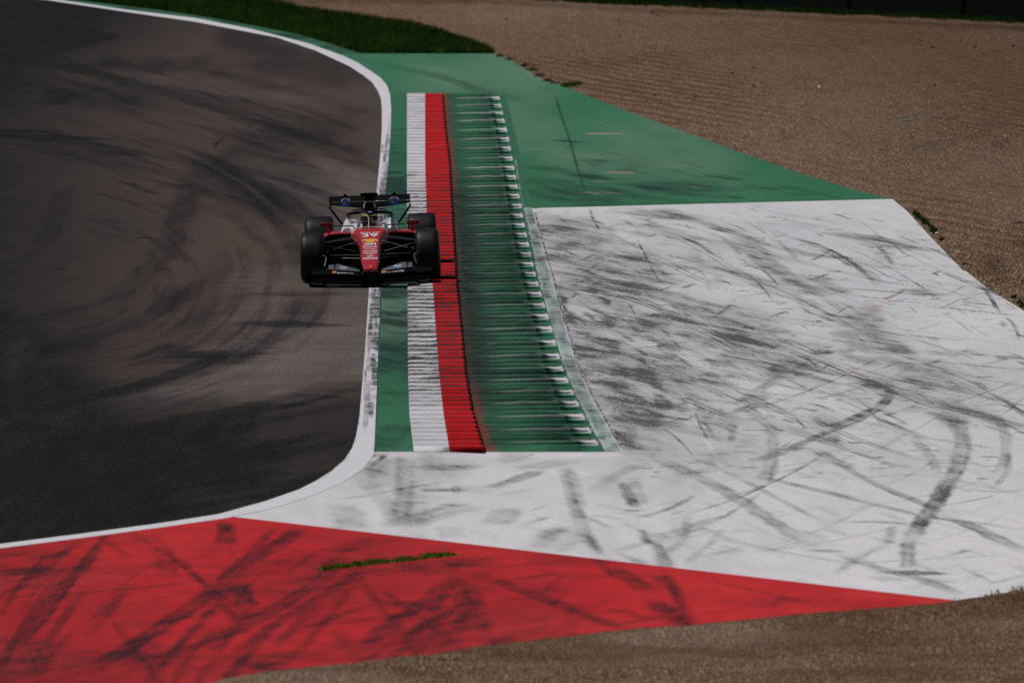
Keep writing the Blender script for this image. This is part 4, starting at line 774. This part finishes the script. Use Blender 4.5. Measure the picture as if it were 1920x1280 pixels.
wing_el('wing_flap', zero - .93 + xsw * .06, .190 + 0 * xsw, zero - .72 + 0 * xsw, np.array([.2, .19, .196, .238, .27, .27, .252, .235]), M['dark'], .60, .008)
for s in (-1, 1):
    MB().plate([(s * .88, -1.12, .02), (s * .88, -1.10, .17), (s * .88, -.9, .262), (s * .88, -.55, .262), (s * .88, -.5, .02)], (1, 0, 0), .008).build('endplate', M['dark'], fw)
    MB().plate([(s * .70, -.86, .252), (s * .88, -.86, .262), (s * .88, -.80, .266), (s * .70, -.80, .256)], (0, 0, 1), .006).build('dive_plane', M['dark'], fw)
    MB().plate([(s * .66, -1.14, .02), (s * .89, -1.10, .02), (s * .89, -.45, .02), (s * .66, -.45, .02)], (0, 0, 1), .008).build('foot_plate', M['dark'], fw)
    MB().plate([(s * .52, -.94, .21), (s * .52, -.70, .315), (s * .52, -.66, .315), (s * .52, -.66, .22)], (1, 0, 0), .010).build('flap_bracket', M['carbon'], fw)
    bl_ = [(s * .69, -.50, .405), (s * .645, -.50, .40), (s * .632, -.52, .37), (s * .638, -.55, .33), (s * .66, -.60, .26), (s * .67, -.62, .21)]
    MB().tube(bl_, .007, 8, 1.0, 1.6).build('wheel_deflector', M['flap'], fw)
    MB().tube([(s * .085, -1.17, .205), (s * .12, -1.175, .185), (s * .142, -1.17, .15)], .004, 8).build('pylon_trim', M['flap'], fw)
# rear wing
rw = MB().loft([[(x, 4.28, .79 + .06 * abs(x) / .6 * 1.0), (x, 4.33, .815 + .05 * abs(x) / .6), (x, 4.5, .862), (x, 4.5, .855), (x, 4.36, .775 + .07 * abs(x) / .6), (x, 4.3, .765 + .07 * abs(x) / .6)] for x in np.linspace(-.59, .59, 17)]).build('rear_wing', M['carbon'], car)
MB().loft([[(x, 4.50, .868), (x, 4.52, .882), (x, 4.62, .948), (x, 4.63, .944), (x, 4.56, .872)] for x in np.linspace(-.59, .59, 9)]).build('rear_flap', M['carbon'], rw)
for s in (-1, 1):
    MB().plate([(s * .592, 4.22, .955), (s * .592, 4.66, .955), (s * .592, 4.66, .80), (s * .592, 4.22, .80)], (s, 0, 0), .014).build('endplate', M['carbon'], rw)
    MB().tube([(s * .599, 4.42, .81), (s * .594, 4.42, .775), (s * .565, 4.42, .735), (s * .50, 4.42, .645), (s * .42, 4.42, .535)], .016, 8, 1.0, 1.0).build('lower_endplate', M['carbon'], rw)
    MB().plate([(s * .365 - .045, 4.5, .945), (s * .365 + .045, 4.5, .945), (s * .365 + .008, 4.5, .985), (s * .365 - .008, 4.5, .985)], (0, 1, 0), .05).build('mirror_fin', M['carbon'], rw)
    MB().tube([(s * .10, 4.30, .79), (s * .10, 4.2, .70), (s * .09, 4.1, .58)], .010, 8).build('wing_pylon', M['carbon'], rw)
MB().box(-.42, .42, 4.3, 4.5, .49, .51).build('beam_wing', M['carbon'], car, True, .005)
MB().box(-.10, .10, 3.9, 4.5, .20, .45).build('crash_structure', M['dark'], car, True, .02)

# ---- stickers and lettering on the car
def frame_mat(o, up, right):                        # orthonormal frame from a right and an up vector
    x = Vector(right).normalized(); y = Vector(up); y = (y - x * y.dot(x)).normalized(); z = x.cross(y)
    return Matrix(((x.x, y.x, z.x, o[0]), (x.y, y.y, z.y, o[1]), (x.z, y.z, z.z, o[2]), (0, 0, 0, 1)))
def text(body, parent, at, up, right, w, h_, m, name='lettering', shear=0.0, off=.004):
    cu = bpy.data.curves.new(name, 'FONT'); cu.body = body; cu.align_x = 'CENTER'; cu.align_y = 'CENTER'; cu.size = 1; cu.extrude = .0; cu.offset = .02; cu.shear = shear; cu.resolution_u = 3
    o = bpy.data.objects.new(name, cu); C.objects.link(o); bpy.context.view_layer.update()
    dg = bpy.context.evaluated_depsgraph_get(); me = bpy.data.meshes.new_from_object(o.evaluated_get(dg)); bpy.data.objects.remove(o)
    vs = np.array([v.co[:] for v in me.vertices]); lo, hi = vs.min(0), vs.max(0); c = (lo + hi) / 2
    for v in me.vertices: v.co = ((v.co.x - c[0]) / (hi[0] - lo[0]) * w, (v.co.y - c[1]) / (hi[1] - lo[1]) * h_, off)
    me.materials.clear(); q = link(name, me, m); F_ = frame_mat(at, up, right); me.transform(F_); q.parent = parent; return q
def ellipse(parent, at, up, right, a, b, m, name, off, n=28, hole=0.0, a0=0, a1=360):
    F_ = frame_mat(at, up, right); mb = MB(); k = [R(a0 + (a1 - a0) * i / n) for i in range(n + 1)]
    if hole: v = [(a * math.cos(t), b * math.sin(t), off) for t in k] + [(a * hole * math.cos(t), b * hole * math.sin(t), off) for t in k]; f = [(i, i + 1, n + 2 + i, n + 1 + i) for i in range(n)]
    else: v = [(0, 0, off)] + [(a * math.cos(t), b * math.sin(t), off) for t in k]; f = [(0, i + 1, i + 2) for i in range(n)]
    mb.add([F_ @ Vector(p) for p in v], f); return mb.build(name, m, parent, False)
ang = math.atan2(.405, 2.25); UPN = (0, math.cos(ang), math.sin(ang))
def npos(t): y, z = NZ(t); return (0, y, z + .002)
RX = (1, 0, 0)
text('SF25 HP', nose, npos(.915), UPN, RX, .29, .07, M['sticker'])
text('39', nose, npos(.850), UPN, (1, 0, 0), .23, .20, M['sticker'], 'race_number')
p = npos(.71)
for k in range(9):                                   # scallop emblem, one wedge a ray
    a = R(10 + 160 * k / 9); b = R(10 + 160 * (k + 1) / 9) - .05; F_ = frame_mat(p, UPN, RX)
    MB().add([F_ @ Vector(q) for q in ((0, -.12, .006), (.085 * math.cos(a), .10 * math.sin(a), .006), (.088 * math.cos((a + b) / 2), .108 * math.sin((a + b) / 2), .006), (.085 * math.cos(b), .10 * math.sin(b), .006))], [(0, 1, 2, 3)]).build('emblem_ray', M['yellow'], nose, False)
MB().add([frame_mat(p, UPN, RX) @ Vector(q) for q in ((-.05, -.12, .007), (.05, -.12, .007), (.082, -.01, .007), (-.082, -.01, .007))], [(0, 1, 2, 3)]).build('emblem_ray', M['yellow'], nose, False)
ellipse(nose, p, UPN, RX, .115, .115, M['sticker'], 'emblem_outline', .005, 20, .9, -40, 60); ellipse(nose, p, UPN, RX, .115, .115, M['sticker'], 'emblem_outline', .005, 20, .9, 120, 220)
text('IBM', nose, npos(.620), UPN, RX, .17, .125, M['sticker'])
for s_, t, w, h_ in (('BINGX·HP', .548, .205, .090), ('VISTAJET', .490, .20, .060), ('PHILIP MORRIS', .432, .205, .085), ('UNICREDIT', .376, .205, .075), ('PERONI', .243, .205, .115)): text(s_, nose, npos(t), UPN, RX, w, h_, M['sticker'])
ellipse(nose, npos(.305), UPN, RX, .045, .055, M['sticker'], 'emblem_outline', .004, 24, .75); text('/', nose, npos(.305), UPN, RX, .06, .06, M['sticker'])
MB().plate([(-.012, -1.035, .2745), (.012, -1.035, .2745), (.012, -1.10, .2625), (0, -1.115, .260), (-.012, -1.10, .2625)], (0, -.18, .98), .001).build('shield_badge', M['yellow'], nose, False)
def roundel(parent, at, up, right, a, b, tw=.9):
    ellipse(parent, at, up, right, a, b, M['sticker'], 'logo_rim', .004); ellipse(parent, at, up, right, a * .86, b * .84, M['blue'], 'logo_disc', .0055)
    text('hp', parent, at, up, right, a * 1.3, b * 1.55, M['sticker'], 'logo_letters', .25, .007)
for i, s in enumerate((-1, 1)):
    roundel(ups[i], (s * .385, -.812, .236), (0, .23, .072), (1, 0, s * .17), .062, .060)
    text('PALANTIR VGW', mids[i], (s * .36, -.965, .168), (0, .1, .075), (1, 0, s * .10), .24, .034, M['sticker'])
    MB().add([Vector(q) for q in ((s * .40 + s * .12 - .03 if s < 0 else .155, -.985, .162 + .02 * (s < 0)), (s * .40 + s * .12 + .03 if s < 0 else .225, -.985, .165 + .02 * (s < 0)), (s * .40 + s * .12 + .03 if s < 0 else .225, -.955, .186 + .02 * (s < 0)), (s * .40 + s * .12 - .03 if s < 0 else .155, -.955, .183 + .02 * (s < 0)))], [(0, 1, 2, 3)]).build('orange_sticker', M['orange'], mids[i], False)
    q = (s * .363, 4.462, .862)
    ellipse(rw, (s * .363, 4.49, .868), (0, .5, 1), RX, .072, .046, M['blue'], 'logo_disc', .012, 20, 0, 0, 180); ellipse(rw, (s * .363, 4.49, .868), (0, .5, 1), RX, .072, .046, M['sticker'], 'logo_rim', .014, 20, .84, 15, 165)
    ellipse(rw, (s * .363, 4.30, .845), (0, .6, 1), RX, .074, .038, M['blue'], 'logo_disc', .02, 20, 0, 180, 360); text('hp', rw, (s * .363, 4.30, .832), (0, .6, 1), RX, .105, .036, M['sticker'], 'logo_letters', .35, .024)
    MB().box(s * .52 - .05, s * .52 + .05, 4.24, 4.246, .845, .849).build('wing_highlight', M['flap'], rw)
    text('RIVA', car, (s * .215, 1.60, .655), (0, .3, 1), RX, .05, .014, M['carbon'], 'lettering', 0, .06)
ellipse(halo, (0, 1.665, .868), (0, .45, .9), RX, .055, .020, M['blue'], 'logo_disc', .020); text('hp', halo, (.005, 1.665, .868), (0, .45, .9), RX, .055, .022, M['sticker'], 'logo_letters', .3, .023)

# ------------------------------------------------------------ the driver
drv = empty('person', (0, 0, 0)); drv.matrix_world = carM
tag(drv, 'driver in red race suit and dark helmet seated in the car cockpit', 'person')
def skin(name, verts, edges, radii, m, parent, root=0):
    me = bpy.data.meshes.new(name); me.from_pydata(verts, edges, []); o = link(name, me, m, parent)
    o.modifiers.new('skin', 'SKIN').use_smooth_shade = True
    for v, r in zip(me.skin_vertices[0].data, radii): v.radius = (r, r)
    me.skin_vertices[0].data[root].use_root = True
    sb = o.modifiers.new('sub', 'SUBSURF'); sb.levels = 1; sb.render_levels = 2; return o
V_ = [(0, 2.35, .25), (0, 2.33, .40), (0, 2.28, .52), (0, 2.22, .585), (0, 2.18, .64)]; E_ = [(0, 1), (1, 2), (2, 3), (3, 4)]; R_r = [.15, .15, .15, .075, .06]
for s in (-1, 1):
    b = len(V_); V_ += [(s * .14, 2.27, .53), (s * .165, 2.10, .43), (s * .15, 1.88, .42), (s * .13, 1.80, .455)]; E_ += [(2, b), (b, b + 1), (b + 1, b + 2), (b + 2, b + 3)]; R_r += [.065, .05, .04, .03]
    b = len(V_); V_ += [(s * .09, 2.25, .20), (s * .10, 1.75, .34), (s * .09, 1.25, .28), (s * .09, 1.15, .32)]; E_ += [(0, b), (b, b + 1), (b + 1, b + 2), (b + 2, b + 3)]; R_r += [.08, .06, .045, .035]
body = skin('race_suit', V_, E_, R_r, M['suit'], drv)
for s in (-1, 1):                                     # gloved hands closed on the wheel
    V_ = [(s * .13, 1.80, .455), (s * .125, 1.765, .475), (s * .12, 1.74, .49)]; E_ = [(0, 1), (1, 2)]; R_r = [.026, .03, .026]
    for k in range(4):
        b = len(V_); z0 = .505 - k * .019; V_ += [(s * .122, 1.725, z0), (s * .112, 1.70 - .002 * k, z0), (s * .095, 1.695, z0 - .002), (s * .088, 1.712, z0 - .003)]; E_ += [(2, b), (b, b + 1), (b + 1, b + 2), (b + 2, b + 3)]; R_r += [.010, .009, .0085, .0075]
    b = len(V_); V_ += [(s * .105, 1.755, .505), (s * .09, 1.735, .520), (s * .085, 1.715, .523)]; E_ += [(1, b), (b, b + 1), (b + 1, b + 2)]; R_r += [.012, .010, .008]
    skin('glove', V_, E_, R_r, M['glove'], drv)
MB().tube([(.11 * math.cos(a), 1.712, .475 + .06 * math.sin(a)) for a in [i * 2 * math.pi / 20 for i in range(21)]], .010, 8).build('steering_wheel', M['dark'], car)
hc = Vector((-.006, 2.12, .735)); rings = []
for i in range(15):
    a = math.pi * i / 14; zz = -math.cos(a); r = math.sin(a) ** .8 if 0 < i < 14 else .02
    rings.append([(hc.x + .132 * r * math.cos(t) * (1 - .08 * (zz < -.4)), hc.y + .155 * r * math.sin(t), hc.z + .128 * zz) for t in [k * 2 * math.pi / 32 for k in range(32)]])
hel = MB().loft(rings).build('helmet', M['helmet'], drv, True, 0, 80)
def shell(z0, z1, a0, a1, k, m, name):
    mb = MB(); g_ = []
    for zz in np.linspace(z0, z1, 6):
        r = math.sin(math.acos(-zz)) ** .8; g_.append([(hc.x + .132 * k * r * math.cos(t), hc.y + .155 * k * r * math.sin(t), hc.z + .128 * zz * 1.0) for t in np.radians(np.linspace(a0, a1, 22))])
    n = 22; mb.add([p for r in g_ for p in r], [(i * n + j, i * n + j + 1, (i + 1) * n + j + 1, (i + 1) * n + j) for i in range(5) for j in range(n - 1)]); return mb.build(name, m, hel)
shell(-.10, .42, -165, -15, 1.02, M['visor'], 'visor'); shell(.50, .78, -180, 180, 1.012, M['helmgreen'], 'helmet_band'); shell(-.20, -.12, -170, -10, 1.025, M['trim'], 'visor_trim'); shell(-.75, -.45, -120, -95, 1.01, M['sticker'], 'helmet_stripe'); shell(-.05, .3, -100, -65, 1.03, M['helmgreen'], 'visor_reflection_strip')
